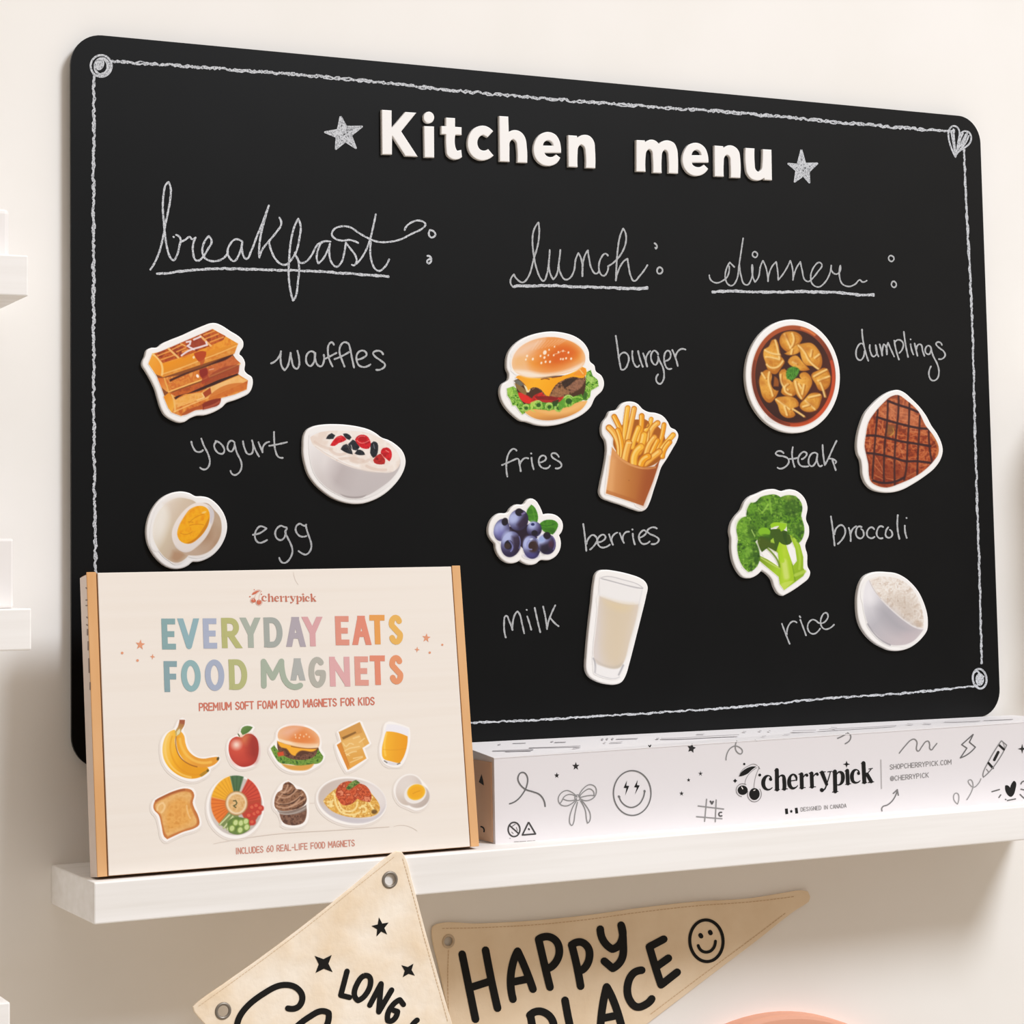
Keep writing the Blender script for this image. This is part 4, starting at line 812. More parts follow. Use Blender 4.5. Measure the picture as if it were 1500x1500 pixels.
def broccoli(a):
    lt = a.grad
    a.poly("455,935 560,985 700,1080 680,900 440,740 470,690 640,800 640,620 700,560 740,620 800,850 870,1060 920,1000 900,850 830,680 870,640 960,800 1000,950 1000,1090 1030,1135 1000,1190 880,1280 760,1365 705,1290 690,1200 440,990", a.grad((500,900),(950,1150),'#7c9a1c','#a6cc28','#8fb420'), sm=False)
    a.poly("640,620 720,600 790,830 880,1080 880,1270 760,1365 705,1280 720,1100 690,900", a.grad((640,1000),(880,1000),'#9cc41e','#b6d634','#a2c820'), 3, sm=False)
    a.line("760,1010 790,1200", 70, '#d3e27e', .8, soft=10); a.line("670,640 700,850 740,1000", 50, '#a9d420', .8, soft=6); a.poly("720,1290 880,1250 760,1362 710,1300", '#c6dc5c', 4, .8); a.line("860,1040 900,1250", 12, '#6f9414', .7, soft=3); a.line("900,1180 1020,1130", 40, '#bcd65a', .7, soft=6); a.line("440,760 560,850 680,1000 700,1080", 24, '#5f7f10', .8, soft=5); a.line("470,960 640,1060 700,1090", 14, '#d2e08a', .8, soft=2); a.line("880,700 950,900 950,1100", 30, '#b2d44a', .7, soft=6)
    a.poly("475,895 540,905 610,970 640,1025 560,985", '#f7f5f3', 1.2); a.poly("810,800 840,800 900,900 905,980 880,1022 850,960", '#f7f5f3', 1.2); a.poly("800,735 825,760 820,800 805,790", '#e8eae0', 1.2)
    a.poly("420,680 620,600 820,640 860,760 800,800 700,760 660,880 560,830 480,890 440,800", '#3c5a10', 4)
    head = a.speck(['#2c5410','#4a7e18','#6ba024','#3a6a14','#86b83a'], 5.5, 3, 4)
    a.poly("160,600 180,520 230,460 285,440 290,370 340,270 400,260 460,200 540,175 640,165 715,200 800,175 900,185 970,260 990,340 975,440 1000,520 1015,620 990,720 940,780 880,700 800,660 790,530 700,520 600,530 580,700 460,690 400,760 450,900 450,1000 380,1110 310,1140 240,1070 190,960 170,800 180,740", head, thr=40)
    for x, y, rx, ry, c, al in ((240,560,75,100,'#7cb430',.6),(360,350,60,80,'#6aa428',.5),(280,950,60,90,'#6ca42c',.5),(560,280,90,90,'#7eb434',.5),(860,330,100,120,'#2f5412',.6),(700,350,70,90,'#4d7c1c',.5),(300,720,80,60,'#7aae34',.5),(420,500,50,130,'#4a7a18',.6),(930,600,60,70,'#3f6c16',.6),(400,920,50,120,'#2c5210',.7),(310,880,60,40,'#86bc40',.5),(560,480,70,90,'#3e6c14',.5),(820,210,70,30,'#8aa83c',.6),(360,640,60,90,'#345c10',.6)): a.ell(x,y,rx,ry,0,c,10,al)
    rg = np.random.default_rng(5)
    for i in range(330):
        x, y = rg.uniform(170, 1010), rg.uniform(180, 1130)
        k = int(rg.integers(0, 4)); c = ['#23450c','#9cc850','#36620f','#7cb038'][k]
        if (x < 450 or y < 520 or x > 850 and y < 760): 
            px, py = P([[x, y]], a.o)[0]; j = int((py-a.Y[0,0])*1.6); i2 = int((px-a.X[0,0])*1.6)
            if 0 <= j < a.ny and 0 <= i2 < a.nx and a.al[j, i2] > .9: a.ell(x, y, 13, 13, 0, c, 2.0, .45)
    a.poly("585,545 640,515 720,520 790,530 780,590 720,630 690,560 640,570 600,590", '#98cc20', 4); a.ell(510,635,75,55,5,'#82bc22',5); a.ell(550,690,70,24,10,'#38600e',8,.7); a.poly("590,740 625,710 640,780 590,770", '#a2c83c', 3); a.line("500,380 560,290", 22, '#9ccc50', .7, soft=4); a.line("580,250 600,400", 24, '#8cc040', .6, soft=5); a.line("350,610 390,690", 14, '#b8d878', .7, soft=3); a.poly("740,640 790,640 800,800 760,740", '#2c4c0e', 6, .8); a.poly("420,760 470,700 640,790 640,880 560,820 470,860", '#4e5e12', 12, .6)

def rice(a):
    a.poly("325,215 480,170 640,170 840,215 1010,330 1130,490 1210,700 1250,900 1240,1040 1130,1030 900,900 700,730 520,560 400,380", a.speck(['#f1ebe4','#e6dbd0','#f5f1ec','#d8c8ba'], 5, 4, 4))
    rg = np.random.default_rng(4)
    p = "345,235 480,180 640,180 840,225 1000,340 1120,500 1200,700 1240,900 1225,1020 1130,1015 900,890 700,715 520,545 400,370"; a.clip(p)
    for i in range(150):
        x, y = rg.uniform(330, 1240), rg.uniform(180, 1030); t = rg.uniform(0, 3.14); L = 36
        a.line([[x-L*math.cos(t), y-L*math.sin(t)], [x+L*math.cos(t), y+L*math.sin(t)]], 20, ['#fbf8f4','#cdb9a8','#f3ece6','#dccdc0'][i % 4], .6, soft=2)
    a.poly("600,560 760,500 960,520 1100,640 1120,900 1000,960 820,790", '#b09a86', 70, .4); a.ell(1160,980,70,60,30,'#b79c84',20,.6); a.clip()
    a.poly("325,215 370,330 520,550 720,750 920,920 1120,1040 1240,1060 1180,1150 1080,1250 960,1310 840,1330 700,1325 600,1280 450,1150 320,1000 250,800 225,620 240,420 290,250", a.grad((250,500),(900,1150),'#e8e6ea','#bcb9bf','#c9bfc2'), 1.5)
    a.poly("560,640 740,790 940,950 1120,1060 1000,1140 760,1100 560,900 480,720", '#a9a6ad', 60, .7); a.poly("290,300 380,400 420,560 340,640 260,560", '#efedf0', 40, .8); a.line("345,260 420,410 540,560 720,740 920,905 1120,1030 1230,1052", 20, '#e9e4e4', .9, soft=2); a.line("330,235 400,380 530,545", 8, '#b8aaa4', .7)
    a.line("300,970 400,1120 540,1250 680,1325", 26, '#8f8a92', .7, soft=8); a.poly("880,1120 1120,1080 1080,1230 900,1300", '#cbbcc0', 40, .5)

magnet('waffle_magnet', 'stack of three waffles magnet beside the chalk word waffles', (200,465,8.3333), "100,480 125,400 180,370 250,365 310,320 420,270 560,215 700,150 830,95 900,70 970,68 1040,95 1150,165 1260,235 1305,290 1305,360 1265,425 1260,450 1310,500 1330,560 1325,650 1360,690 1410,725 1425,790 1405,880 1370,930 1290,975 1190,1015 1100,1045 1050,1095 980,1140 900,1175 830,1195 740,1200 650,1235 590,1275 530,1285 440,1255 350,1195 300,1110 265,1000 230,880 180,770 110,650 70,580 75,530", waffles)
magnet('yogurt_magnet', 'white yogurt bowl magnet topped with red and black berries', (435,610,8.8235), "80,390 90,250 130,175 220,125 340,103 480,98 650,107 820,135 940,170 1030,220 1100,272 1180,300 1280,360 1370,450 1408,560 1400,650 1350,770 1260,890 1140,1000 1000,1080 860,1125 740,1133 600,1110 470,1060 350,980 240,880 150,750 100,600 80,480", yogurt)
magnet('egg_magnet', 'halved boiled egg magnet just above the cream carton', (205,710,10.714), "100,720 130,540 210,360 330,220 480,135 640,105 780,130 880,180 960,180 1080,205 1200,290 1310,430 1368,590 1370,720 1330,860 1250,1000 1130,1120 1000,1190 900,1215 830,1215 760,1270 660,1315 540,1325 420,1290 300,1200 190,1060 120,900", egg)
magnet('burger_magnet', 'cheeseburger magnet with sesame bun under the word lunch', (725,475,8.8235), "150,520 165,400 220,300 320,210 450,145 600,105 750,92 900,110 1040,155 1150,235 1215,340 1235,480 1290,530 1310,605 1380,660 1415,750 1395,850 1300,950 1240,1070 1130,1170 990,1240 830,1295 690,1315 550,1305 400,1260 340,1250 230,1170 130,1060 80,960 65,860 90,780 170,720 180,640 155,580", burger)
magnet('fries_magnet', 'french fries in a brown paper cup magnet', (870,580,8.571), "95,420 110,340 160,270 200,195 290,172 340,110 400,75 480,70 550,95 620,165 690,200 780,212 870,250 930,320 970,395 1030,425 1065,490 1050,560 990,670 920,790 850,900 810,1020 760,1170 700,1350 660,1420 600,1450 500,1425 350,1370 200,1320 110,1280 75,1220 85,1120 120,950 150,780 160,660 145,560 105,490", fries)
magnet('berry_magnet', 'blueberry cluster magnet with two green leaves', (705,720,11.538), "118,660 140,540 200,440 300,370 440,358 500,280 590,220 715,215 770,150 845,115 920,145 990,240 1050,390 1150,372 1270,400 1360,480 1388,580 1370,670 1320,740 1350,840 1340,970 1270,1090 1150,1160 1000,1165 930,1220 830,1243 730,1215 655,1165 580,1205 480,1215 370,1165 280,1060 240,950 235,890 170,810 130,740", berries)
magnet('milk_magnet', 'tall glass of milk magnet, lowest in the lunch column', (850,830,8.3333), "70,1240 75,1100 100,800 140,450 170,180 190,95 240,48 310,38 430,52 600,90 740,140 800,185 828,250 810,360 740,650 670,930 600,1200 560,1330 510,1410 440,1440 340,1440 210,1405 120,1350 85,1300", milk)
_o = (1080,460,8.108)
magnet('dumpling_magnet', 'brown bowl of dumplings magnet under the word dinner', _o, P(ellipse(661,740,562,677,-3,110), _o), dumplings)
magnet('steak_magnet', 'grilled steak magnet with dark grill marks', (1245,560,8.824), "90,830 105,680 145,530 200,400 300,280 420,175 530,115 620,97 700,125 800,210 900,310 990,430 1060,560 1130,660 1190,790 1205,890 1180,990 1100,1110 980,1210 830,1310 680,1390 540,1425 400,1420 290,1385 210,1310 165,1200 155,1080 140,1000 105,930", steak)
magnet('broccoli_magnet', 'green broccoli floret magnet left of the word broccoli', (1060,705,8.571), "80,640 95,540 140,455 220,360 265,260 320,200 430,150 540,105 640,97 730,122 830,100 930,125 1020,210 1058,330 1040,480 1075,570 1075,680 1030,810 1055,920 1060,1070 1092,1140 1070,1220 990,1290 860,1380 750,1440 690,1410 640,1330 600,1220 480,1120 420,1180 330,1218 250,1205 180,1130 120,1000 95,850 95,720", broccoli)
magnet('rice_magnet', 'tilted white bowl of rice magnet right of the word rice', (1245,830,11.538), "120,650 130,460 180,270 250,165 350,110 480,85 620,90 780,110 930,180 1060,290 1170,430 1260,620 1310,790 1325,930 1310,1080 1240,1190 1130,1300 1000,1380 850,1422 690,1420 560,1370 420,1290 290,1170 190,1020 140,860", rice)
# ------------------------------------------------------------------ cream carton leaning back on the shelf
OBX, OBY, OBW, OBH, OBT, TH = -0.00745, -0.11406, 0.32427, 0.23537, 0.020, math.radians(7.161)
OUP = Vector((0, math.sin(TH), math.cos(TH))); ON = Vector((0, -math.cos(TH), math.sin(TH)))
ZL = SH_T + OBT*math.sin(TH)            # the lean lifts the front edge a little, the back edge stands on the shelf
OO = Vector((OBX, OBY, ZL))
OM = Matrix(((1,0,0,OO.x),(0,-ON.y,OUP.y,OO.y),(0,-ON.z,OUP.z,OO.z),(0,0,0,1)))   # columns: along, backwards, up
carton = empty('food_magnet_carton', (OBX+OBW/2, OBY+0.01, SH_T), 'cream carton with pastel title lettering and printed foods, leaning on the shelf', 'carton')
def lbox(name, u0, u1, d0, d1, v0, v1, m, bev=0.0006, label=None, parent=carton):
    me = box_mesh(name, u0, u1, d0, d1, v0, v1, bev); me.transform(OM); return obj(name, me, m, parent, label)
SW = 0.0078
lbox('side_panel', 0, 0.0012, 0.0012, OBT, 0, OBH-0.002, M_SIDE, 0.0004, 'pale printed side of the carton')
lbox('carton_body', 0.0012, OBW, 0.0012, OBT, 0, OBH-0.001, M_BROWN, 0.0005)
lbox('edge_strip', 0, SW, 0, 0.0012, 0, OBH, M_KRAFT, 0.0005, 'bare kraft edge on the left')
lbox('edge_strip', OBW-SW, OBW, 0, 0.0012, 0, OBH, M_KRAFT, 0.0005, 'bare kraft edge on the right')
M_PANEL = mat('cream_lid', '#ece4db', 0.6, spec=0.25)
noisy(M_PANEL, '#eae1d7', (4, 50, 150), 4, 0.4, 0.7)
lbox('front_panel', SW+0.0009, OBW-SW-0.0009, -0.0006, 0.0010, 0.0004, OBH-0.0008, M_PANEL, 0.0005)
OP = Plane(OO+ON*0.0006, ON)
oo = 0.00015
# kraft side marks
SP = Plane((OBX, 0, 0), (-1, 0, 0)); fl = Flat()
for q in ("126,861 127,862","126,879 127.5,879","126,887 127.5,887","127,904 128,905","127,915 128,916","128,922 128,930","129,940 129,952","130,965 130.5,985","132,1000 132,1010"): fl.stroke(P(q), 2.0)
fl.build('side_print', SP, 0.0001, ink('#8f7c72'), carton)
def title(chs, name, lab):
    for ch, o, x0, x1, y0, y1, col in chs:
        fl = Flat(); q0 = P([[x0, y0], [x1, y1]], (o[0], o[1], 7.5))
        if ch == 'Mswash':
            for s in ("1208,592 1212,860","1208,592 1310,770 1405,590","1405,590 1412,690 1440,790 1490,850 1550,872 1612,855"): fl.stroke(P(s, (225,890,7.5)), 8.3, thr=50)
        else: letter(fl, ch, q0[0,0], q0[1,0], q0[0,1], q0[1,1], 8.4, 0.028)
        fl.build(name, OP, oo, ink(col), carton, lab)
A1, A2 = (225,890), (420,890)
title([('E',A1,85,237,121,460,'#88a7a9'),('V',A1,270,492,119,457,'#90b0b7'),('E',A1,540,690,118,450,'#a9b1c6'),('R',A1,742,943,113,445,'#b6b679'),('Y',A1,962,1160,110,440,'#a9b1a5'),('D',A1,1207,1412,108,437,'#a4a9a3'),
       ('A',A2,-8,195,103,430,'#aea5ad'),('Y',A2,180,378,101,425,'#d7a5a7'),('E',A2,530,680,93,414,'#dc9482'),('A',A2,718,916,90,410,'#de8b75'),('T',A2,908,1075,80,404,'#e49f55'),('S',A2,1115,1273,78,408,'#e5b25d')], 'title_letter', None)
title([('F',A1,110,256,588,927,'#88a3a9'),('O',A1,298,513,575,924,'#90b1b4'),('O',A1,560,772,570,915,'#a6afc3'),('D',A1,823,1024,569,902,'#b4b67e'),('Mswash',A1,0,1,0,1,'#a6b1a0'),
       ('A',A2,40,192,557,800,'#aeb0ac'),('G',A2,235,425,541,880,'#b2b0a6'),('N',A2,467,690,540,866,'#dba9aa'),('E',A2,743,893,536,857,'#dd9c8e'),('T',A2,912,1078,526,850,'#df8c72'),('S',A2,1122,1276,520,845,'#e2966d')], 'title_letter', None)
RED = '#cf7a66'
fl = Flat(); textline(fl, "PREMIUM SOFT FOAM FOOD MAGNETS FOR KIDS", (292,1041), (548,1032), 10.5, 1.9, 0.34); fl.build('printed_caption', OP, oo, ink(RED), carton, 'small red caption under the title')
fl = Flat(); textline(fl, "INCLUDES 60 REAL-LIFE FOOD MAGNETS", (345.5,1251), (519,1239), 8.6, 1.4, 0.36); fl.build('printed_caption', OP, oo, ink('#cc8d7c'), carton, 'small red caption at the foot of the carton')
for x, y, r, kk in ((205.5,944.5,8.0,5),(624.5,934.5,7.0,5),(223.5,962,4.4,4),(611,951.5,4.4,4),(179,956.5,2.0,0),(201.5,967.5,2.0,0),(629.5,956,1.8,0),(648,944.5,1.6,0)):
    fl = Flat(); fl.fill(starpts(x, y, r, kk, .42 if kk == 5 else .35, -84)) if kk else fl.disc((x, y), r)
    fl.build('printed_star' if kk else 'printed_dot', OP, oo, ink('#df9a78'), carton)
# cherry wordmark, shared by both cartons: strokes with changing width, traced on the long carton (origin 1065,1100, 6.5217 per pixel)
WM = [("421,255 400,236 372,245 350,280 347,320 362,355 395,370 432,350",(14,10,26,38,38,30,16,8)),("415,268 418,272",(30,30)),("456,188 478,176",(10,12)),("476,182 479,368",(38,38)),("492,262 515,235 538,240 546,275 548,362",(8,14,28,36,36)),("455,373 502,369",(8,8)),("526,367 578,362",(8,8)),
 ("600,288 666,278",(9,9)),("664,280 658,242 634,224 608,240 595,285 600,330 625,356 655,350 675,330",(14,22,16,22,38,36,26,14,7)),("686,222 712,214",(9,12)),("712,222 716,350",(36,36)),("732,250 748,228 764,224",(8,14,18)),("763,230 765,234",(26,26)),("694,354 748,349",(8,8)),("784,214 808,206",(9,12)),("808,214 813,342",(36,36)),("828,242 846,220 862,214",(8,14,18)),("862,221 864,225",(26,26)),("790,347 846,342",(8,8)),
 ("884,206 940,199",(8,8)),("962,200 1002,195",(8,8)),("908,207 952,318",(38,30)),("988,202 955,310 930,368 908,376",(9,11,14,24)),("905,372 908,376",(36,36)),("1010,200 1032,190",(9,12)),("1031,196 1035,386",(38,38)),("1050,222 1075,200 1100,214 1108,255 1098,300 1070,324 1050,322",(8,18,32,38,30,14,8)),("1008,393 1060,387",(9,9)),("1128,192 1150,182",(9,12)),("1149,188 1155,312",(36,36)),("1132,320 1182,313",(8,8)),
 ("1262,202 1242,180 1216,186 1196,222 1194,258 1206,292 1236,304 1272,284",(14,10,24,36,38,30,16,8)),("1256,212 1258,216",(28,28)),("1284,118 1306,108",(9,12)),("1304,116 1313,298",(38,38)),("1328,232 1376,176",(9,9)),("1356,172 1390,166",(8,8)),("1338,222 1378,292",(34,34)),("1292,306 1336,301",(8,8)),("1350,302 1402,294",(9,9))]
def wordmark(mp, k, name, plane, m, parent, lab, off):
    fl = Flat()
    for q, w in WM: fl.stroke(mp(np.array([[float(a) for a in t.split(',')] for t in q.split()])), np.array(w)*k)
    fl.fill(mp(starpts(1142,127,34,4,.36,-90,1)))
    fl.build(name, plane, off, m, parent, lab)
def cherries(mp, k, plane, dark, grey, parent, off, nm='printed_cherries'):
    a = Flat()
    for q, w in (("170,320 185,260 220,210 285,160",5),("258,370 262,300 282,220 305,165",5),("300,150 312,170",9)): a.stroke(mp(np.array([[float(v) for v in t.split(',')] for t in q.split()])), w*k)
    a.stroke(mp(ellipse(150,375,62,62,0,40,100,300)), 7*k); a.stroke(mp(ellipse(262,412,66,74,0,40,-40,200)), 7*k); a.stroke(mp(np.array([(115,242),(150,180),(210,140),(250,125),(290,140)], float)), 5*k)
    a.build(nm, plane, off, grey, parent, 'cherry outlines')
    b = Flat(); b.fill(mp(ellipse(150,375,48,45))); b.fill(mp(ellipse(262,412,50,57))); b.fill(mp(smooth(np.array([(112,244),(140,200),(190,165),(240,148),(280,150),(240,178),(200,215),(150,238)], float), True, 60, 6)))
    for x, y, r in ((165,125,11),(313,230,14)): b.fill(mp(ellipse(x,y,r,r,0,10)))
    b.fill(mp(starpts(78,285,20,4,.6,-90,1))); b.build(nm, plane, off*1.3, dark, parent, 'cherry fruit and leaf')
    c = Flat(); c.stroke(mp(np.array([(140,345),(150,362)], float)), 9*k); c.stroke(mp(np.array([(255,378),(268,372)], float)), 8*k); c.build(nm, plane, off*1.6, parent and ink('#e9e2de'), parent, 'cherry highlights')
def mp_small(q):
    x, y = q[:,0], q[:,1]
    X = 355+(x-335)*(1000/1065); Y = 322+(y-(380-0.082*(x-385)))*0.68
    return P(np.stack([X, Y], 1), (355,855,12.5))
wordmark(mp_small, 0.064, 'printed_wordmark', OP, ink('#c87863'), carton, 'small red serif word at the top of the carton', oo)
def mp_smallc(q): return P(np.stack([140+(q[:,0]-78)*0.90, 105+(q[:,1]-120)*0.80], 1), (355,855,12.5))
cherries(mp_smallc, 0.075, OP, ink('#cf7055'), ink('#d59c88'), carton, oo)

# foods printed on the carton
CB = '#ebe2d9'
def sticker(name, lab, o, out, paint, bbox, thr=50):
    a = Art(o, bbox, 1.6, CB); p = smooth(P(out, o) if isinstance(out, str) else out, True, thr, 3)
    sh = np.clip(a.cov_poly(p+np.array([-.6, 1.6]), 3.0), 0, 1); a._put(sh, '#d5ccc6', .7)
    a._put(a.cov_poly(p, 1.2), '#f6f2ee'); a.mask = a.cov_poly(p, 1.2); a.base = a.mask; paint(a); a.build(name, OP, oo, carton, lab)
def s_banana(a):
    g = a.grad
    a.poly("270,210 190,250 140,330 115,450 130,580 190,690 290,780 400,830 500,845 600,825 690,770 720,735 700,700 560,690 430,640 340,560 290,450 275,330 310,270", g((130,500),(420,560),'#f3c65c','#f2b022','#e59c12')); a.line("200,270 155,380 160,540 220,670 330,770 480,825", 26, '#f8d27c', .6, soft=6); a.line("240,300 215,430 240,560 310,680 430,770 600,790", 22, '#dd9010', .5, soft=6)
    a.poly("590,800 690,735 720,735 690,770 620,820", '#a67c1c', 5, .8)
    a.poly("350,230 395,290 410,380 450,480 540,560 640,585 740,570 820,560 845,600 790,660 700,695 580,695 470,665 380,590 315,480 295,360 300,290", g((300,500),(520,480),'#e8a018','#f0ac36','#e39a30')); a.line("340,330 370,450 450,560 580,630 740,630", 34, '#f6c458', .7, soft=8); a.line("292,300 290,430 340,560 430,640 560,690", 16, '#9a5a10', .75, soft=4)
    a.poly("335,85 405,85 395,160 360,215 340,270 285,290 275,240 310,180", g((370,90),(310,270),'#a5603a','#c8b060')); a.poly("335,82 405,84 398,140 340,130", '#a45a3c', 3); a.poly("300,240 340,195 345,240 300,285", '#e8e4c0', 4, .8); a.ell(832,585,16,24,20,'#5a4a22',3); a.ell(700,740,16,18,0,'#57501c',4,.8)
def s_apple(a):
    a.poly("970,420 1000,340 1070,300 1140,310 1190,270 1260,265 1330,320 1358,430 1345,560 1300,645 1220,685 1140,690 1060,650 990,560", a.rad((1080,430),330,'#d2513c','#a62c22')); a.poly("1120,300 1200,265 1260,290 1200,400 1130,380", '#d98a55', 24, .6); a.ell(1070,405,52,50,0,'#f4d8c8',22,.95); a.poly("1270,300 1350,430 1320,620 1230,520", '#8e2a20', 40, .6); a.ell(1150,610,120,50,0,'#cf4a38',30,.5)
    a.poly("1125,240 1150,180 1210,160 1282,178 1230,240 1150,278", a.grad((1150,170),(1220,260),'#6e8e4a','#49702e')); a.line("1085,255 1110,295", 14, '#4c5a2c')
def s_burger(a):
    a.poly("110,280 300,320 520,340 520,420 440,480 300,490 160,440", '#5a3420', 3)
    a.poly("45,350 80,315 130,380 240,440 400,450 520,360 570,430 540,490 450,510 360,530 250,510 130,490 90,440", a.speck(['#2f5c1c','#7ea13e','#557f28'], 3, 3)); a.poly("150,500 300,520 480,500 430,555 300,570 200,545", '#dba04a', 2); a.poly("110,290 140,330 260,420 420,400 510,370 480,430 280,460 150,400", a.speck(['#5a3524','#7e5440','#472818'], 3, 5)); a.poly("110,390 170,380 180,420 120,430", '#d04a24', 2); a.poly("110,275 300,330 510,350 470,380 340,375 290,425 250,410 200,350 150,340", '#f3ac2a', 2); a.line("250,330 400,350 500,350", 8, '#6a3014', .7)
    a.poly("115,240 130,170 210,130 320,125 430,150 510,210 535,280 520,340 420,345 280,325 150,285", a.rad((320,220),260,'#e2894a','#edbd94')); a.poly("120,250 300,290 520,300 515,340 400,345 250,318 140,280", '#f6e2c4', 8, .9); a.poly("260,240 400,200 510,250 500,300 380,310 280,280", '#e07a32', 24, .6); a.poly("150,200 230,135 360,130 300,190 200,230", '#e9b8a0', 20, .7)
    for x, y in ((295,240),(340,215),(375,230),(400,210),(290,215),(330,245),(430,235)): a.ell(x,y,6,8,0,'#f9dcb8',1.5,.9)
def s_cracker(a):
    g = a.grad
    a.poly("725,185 935,85 1030,300 960,345 1000,450 815,565 705,315 750,285", g((800,150),(900,500),'#d9a456','#e2ac58','#dd9f44'), sm=False); a.poly("730,190 930,90 960,190 760,260", '#cf9448', 3, .8, sm=False); a.poly("755,240 890,180 900,195 770,262", '#7a5420', 4, .8); a.poly("750,285 930,210 985,330 800,420", '#e8b86a', 3, .8, sm=False); a.poly("705,315 745,290 840,540 815,565", '#d8862c', 3, .9, sm=False); a.poly("830,500 990,430 1000,450 815,565", '#e6a648', 3, .8, sm=False)
    for q in ("770,300 800,330 830,300 870,310","780,380 830,350 880,340 930,330","800,420 850,390 900,380","870,250 930,230","930,290 980,250","870,450 960,430","840,490 960,440","790,400 830,420"): a.line(q, 12, '#f3d69a', .7, soft=3)
    a.line("725,185 760,262", 6, '#b87a38', .7); a.line("745,285 835,540", 6, '#b9762c', .6)
def s_juice(a):
    a.poly("1205,110 1310,115 1425,155 1420,240 1400,360 1350,490 1320,515 1200,495 1160,440 1150,360 1180,200", '#eceaf0', 2); a.poly("1200,180 1300,190 1412,230 1405,330 1370,440 1330,500 1250,480 1170,450 1155,370 1175,260", a.grad((1160,330),(1410,350),'#f5b82a','#eba41e','#e99a12')); a.line("1200,200 1180,320 1190,420", 20, '#fbd060', .7, soft=5); a.line("1165,360 1290,365 1400,350", 5, '#d88a10', .6); a.poly("1185,470 1260,490 1330,500 1310,515 1200,495", '#dcd8dc', 2); a.line("1180,475 1205,492", 12, '#6f6a60', .8); a.line("1310,508 1335,498", 12, '#6f6a60', .8)
def s_toast(a):
    p = "80,420 110,350 200,300 330,240 470,208 550,230 580,290 560,380 590,470 640,590 640,650 590,690 440,740 330,790 250,828 215,800 180,660 145,530 90,470"
    a.poly(p, '#c4763a'); a.poly("100,430 125,380 220,330 340,275 470,245 535,260 550,310 525,390 560,490 610,600 600,650 480,700 350,750 255,795 230,760 195,640 165,520 115,475", a.speck(['#dca45a','#e8b670','#e0aa62'], 7, 3), 2.5); a.poly("260,420 400,330 510,380 540,600 420,680 270,720", a.speck(['#dd9640','#e6a852','#d58c36'], 6, 4), 20, .8); a.line("130,470 140,420 200,385 220,420 180,500", 24, '#f3cf98', .7, soft=6); a.line("490,420 500,500 530,570", 20, '#f2cc92', .6, soft=5); a.line("110,360 200,310 330,255 460,222", 22, '#a55a30', .8, soft=5); a.line("590,480 630,590 620,640", 12, '#b5682f', .7, soft=3)
def s_platter(a):
    a.ell(1085,425,325,355,0,a.grad((780,300),(1400,600),'#d8d0cc','#b9aea6'),2)
    c = (1090,385)
    def wedge(a0, a1, col, r=330, sy=1.08, n=0, lc=None):
        pts = [[c[0], c[1]]]+[[c[0]+r*math.cos(math.radians(t))*.93, c[1]+r*math.sin(math.radians(t))*sy*.95] for t in np.linspace(a0, a1, 12)]
        a.poly(pts, col, 2, sm=False)
        for k in range(n):
            t = math.radians(a0+(k+.5)*(a1-a0)/n); a.line([[c[0]+130*math.cos(t), c[1]+140*math.sin(t)], [c[0]+r*.9*math.cos(t), c[1]+r*.98*math.sin(t)]], 8, lc, .7, soft=2)
    wedge(192, 256, '#efae28', n=7, lc='#cf8a14'); wedge(130, 192, '#e67a2c', n=7, lc='#b9541a'); wedge(78, 132, '#7b8a52'); wedge(-10, 60, '#b8442e'); wedge(-62, -8, '#cf4a34', n=6, lc='#9c2a24'); wedge(256, 288, '#4e7048', n=3, lc='#35522f')
    for q in ("1010,530 890,650","1050,550 940,690","1060,570 980,710"): a.line(q, 26, '#a3b070', .9); a.line(q, 9, '#dfe3b8', .9)
    a.poly("980,620 1080,560 1250,600 1260,700 1130,770 1000,740", '#5e7a34', 4, .9)
    for x, y in ((1085,625),(1040,695),(1150,630),(1210,610),(1140,715),(1220,680)): a.ell(x,y,38,42,20,'#8fa850',2); a.ell(x,y,26,32,20,'#c6d690',3)
    for x, y in ((1290,440),(1340,420),(1250,540),(1320,520),(1290,620),(1390,450),(1360,500)): a.ell(x,y,42,38,0,'#c23a2c',2); a.ell(x-6,y-4,22,20,0,'#dd6a4c',4,.8)
    a.ell(1095,388,138,148,0,'#b98a58',2); a.ell(1095,388,125,135,0,'#ecd6b4',2); a.ell(1098,390,102,112,0,a.speck(['#d9ac70','#e4bc84','#d2a264'],5,4),2); a.line("1060,360 1085,355 1100,385 1060,420 1085,440", 16, '#5a5a34', .9)
def s_cupcake(a):
    a.poly("115,390 220,375 350,330 345,450 320,485 190,500 150,480", a.speck(['#6a4636','#8a6450','#57382c'], 4, 3)); a.poly("95,365 220,375 355,320 350,370 220,410 115,395", '#8d8078', 3, .8); a.line("120,400 230,400 345,350", 12, '#b8aca4', .7, soft=3)
    p = "75,270 100,215 140,190 150,145 195,120 240,150 265,185 310,190 345,230 355,290 330,330 230,370 130,375 80,350"
    a.poly(p, a.speck(['#7a5038','#9a6e50','#5e3a28'], 4, 5)); a.clip(p)
    for q in ("90,300 160,320 240,290 320,230","95,335 170,350 260,320 340,270","110,250 180,260 240,220 270,190","130,210 180,210 220,170","100,285 130,240 170,200 190,150","200,340 270,300 300,240"): a.line(q, 14, '#c9a084', .75, soft=4); 
    for q in ("120,320 220,310 300,250","150,230 210,230 250,190","230,360 320,320 350,280"): a.line(q, 10, '#43281c', .7, soft=3)
    a.clip()
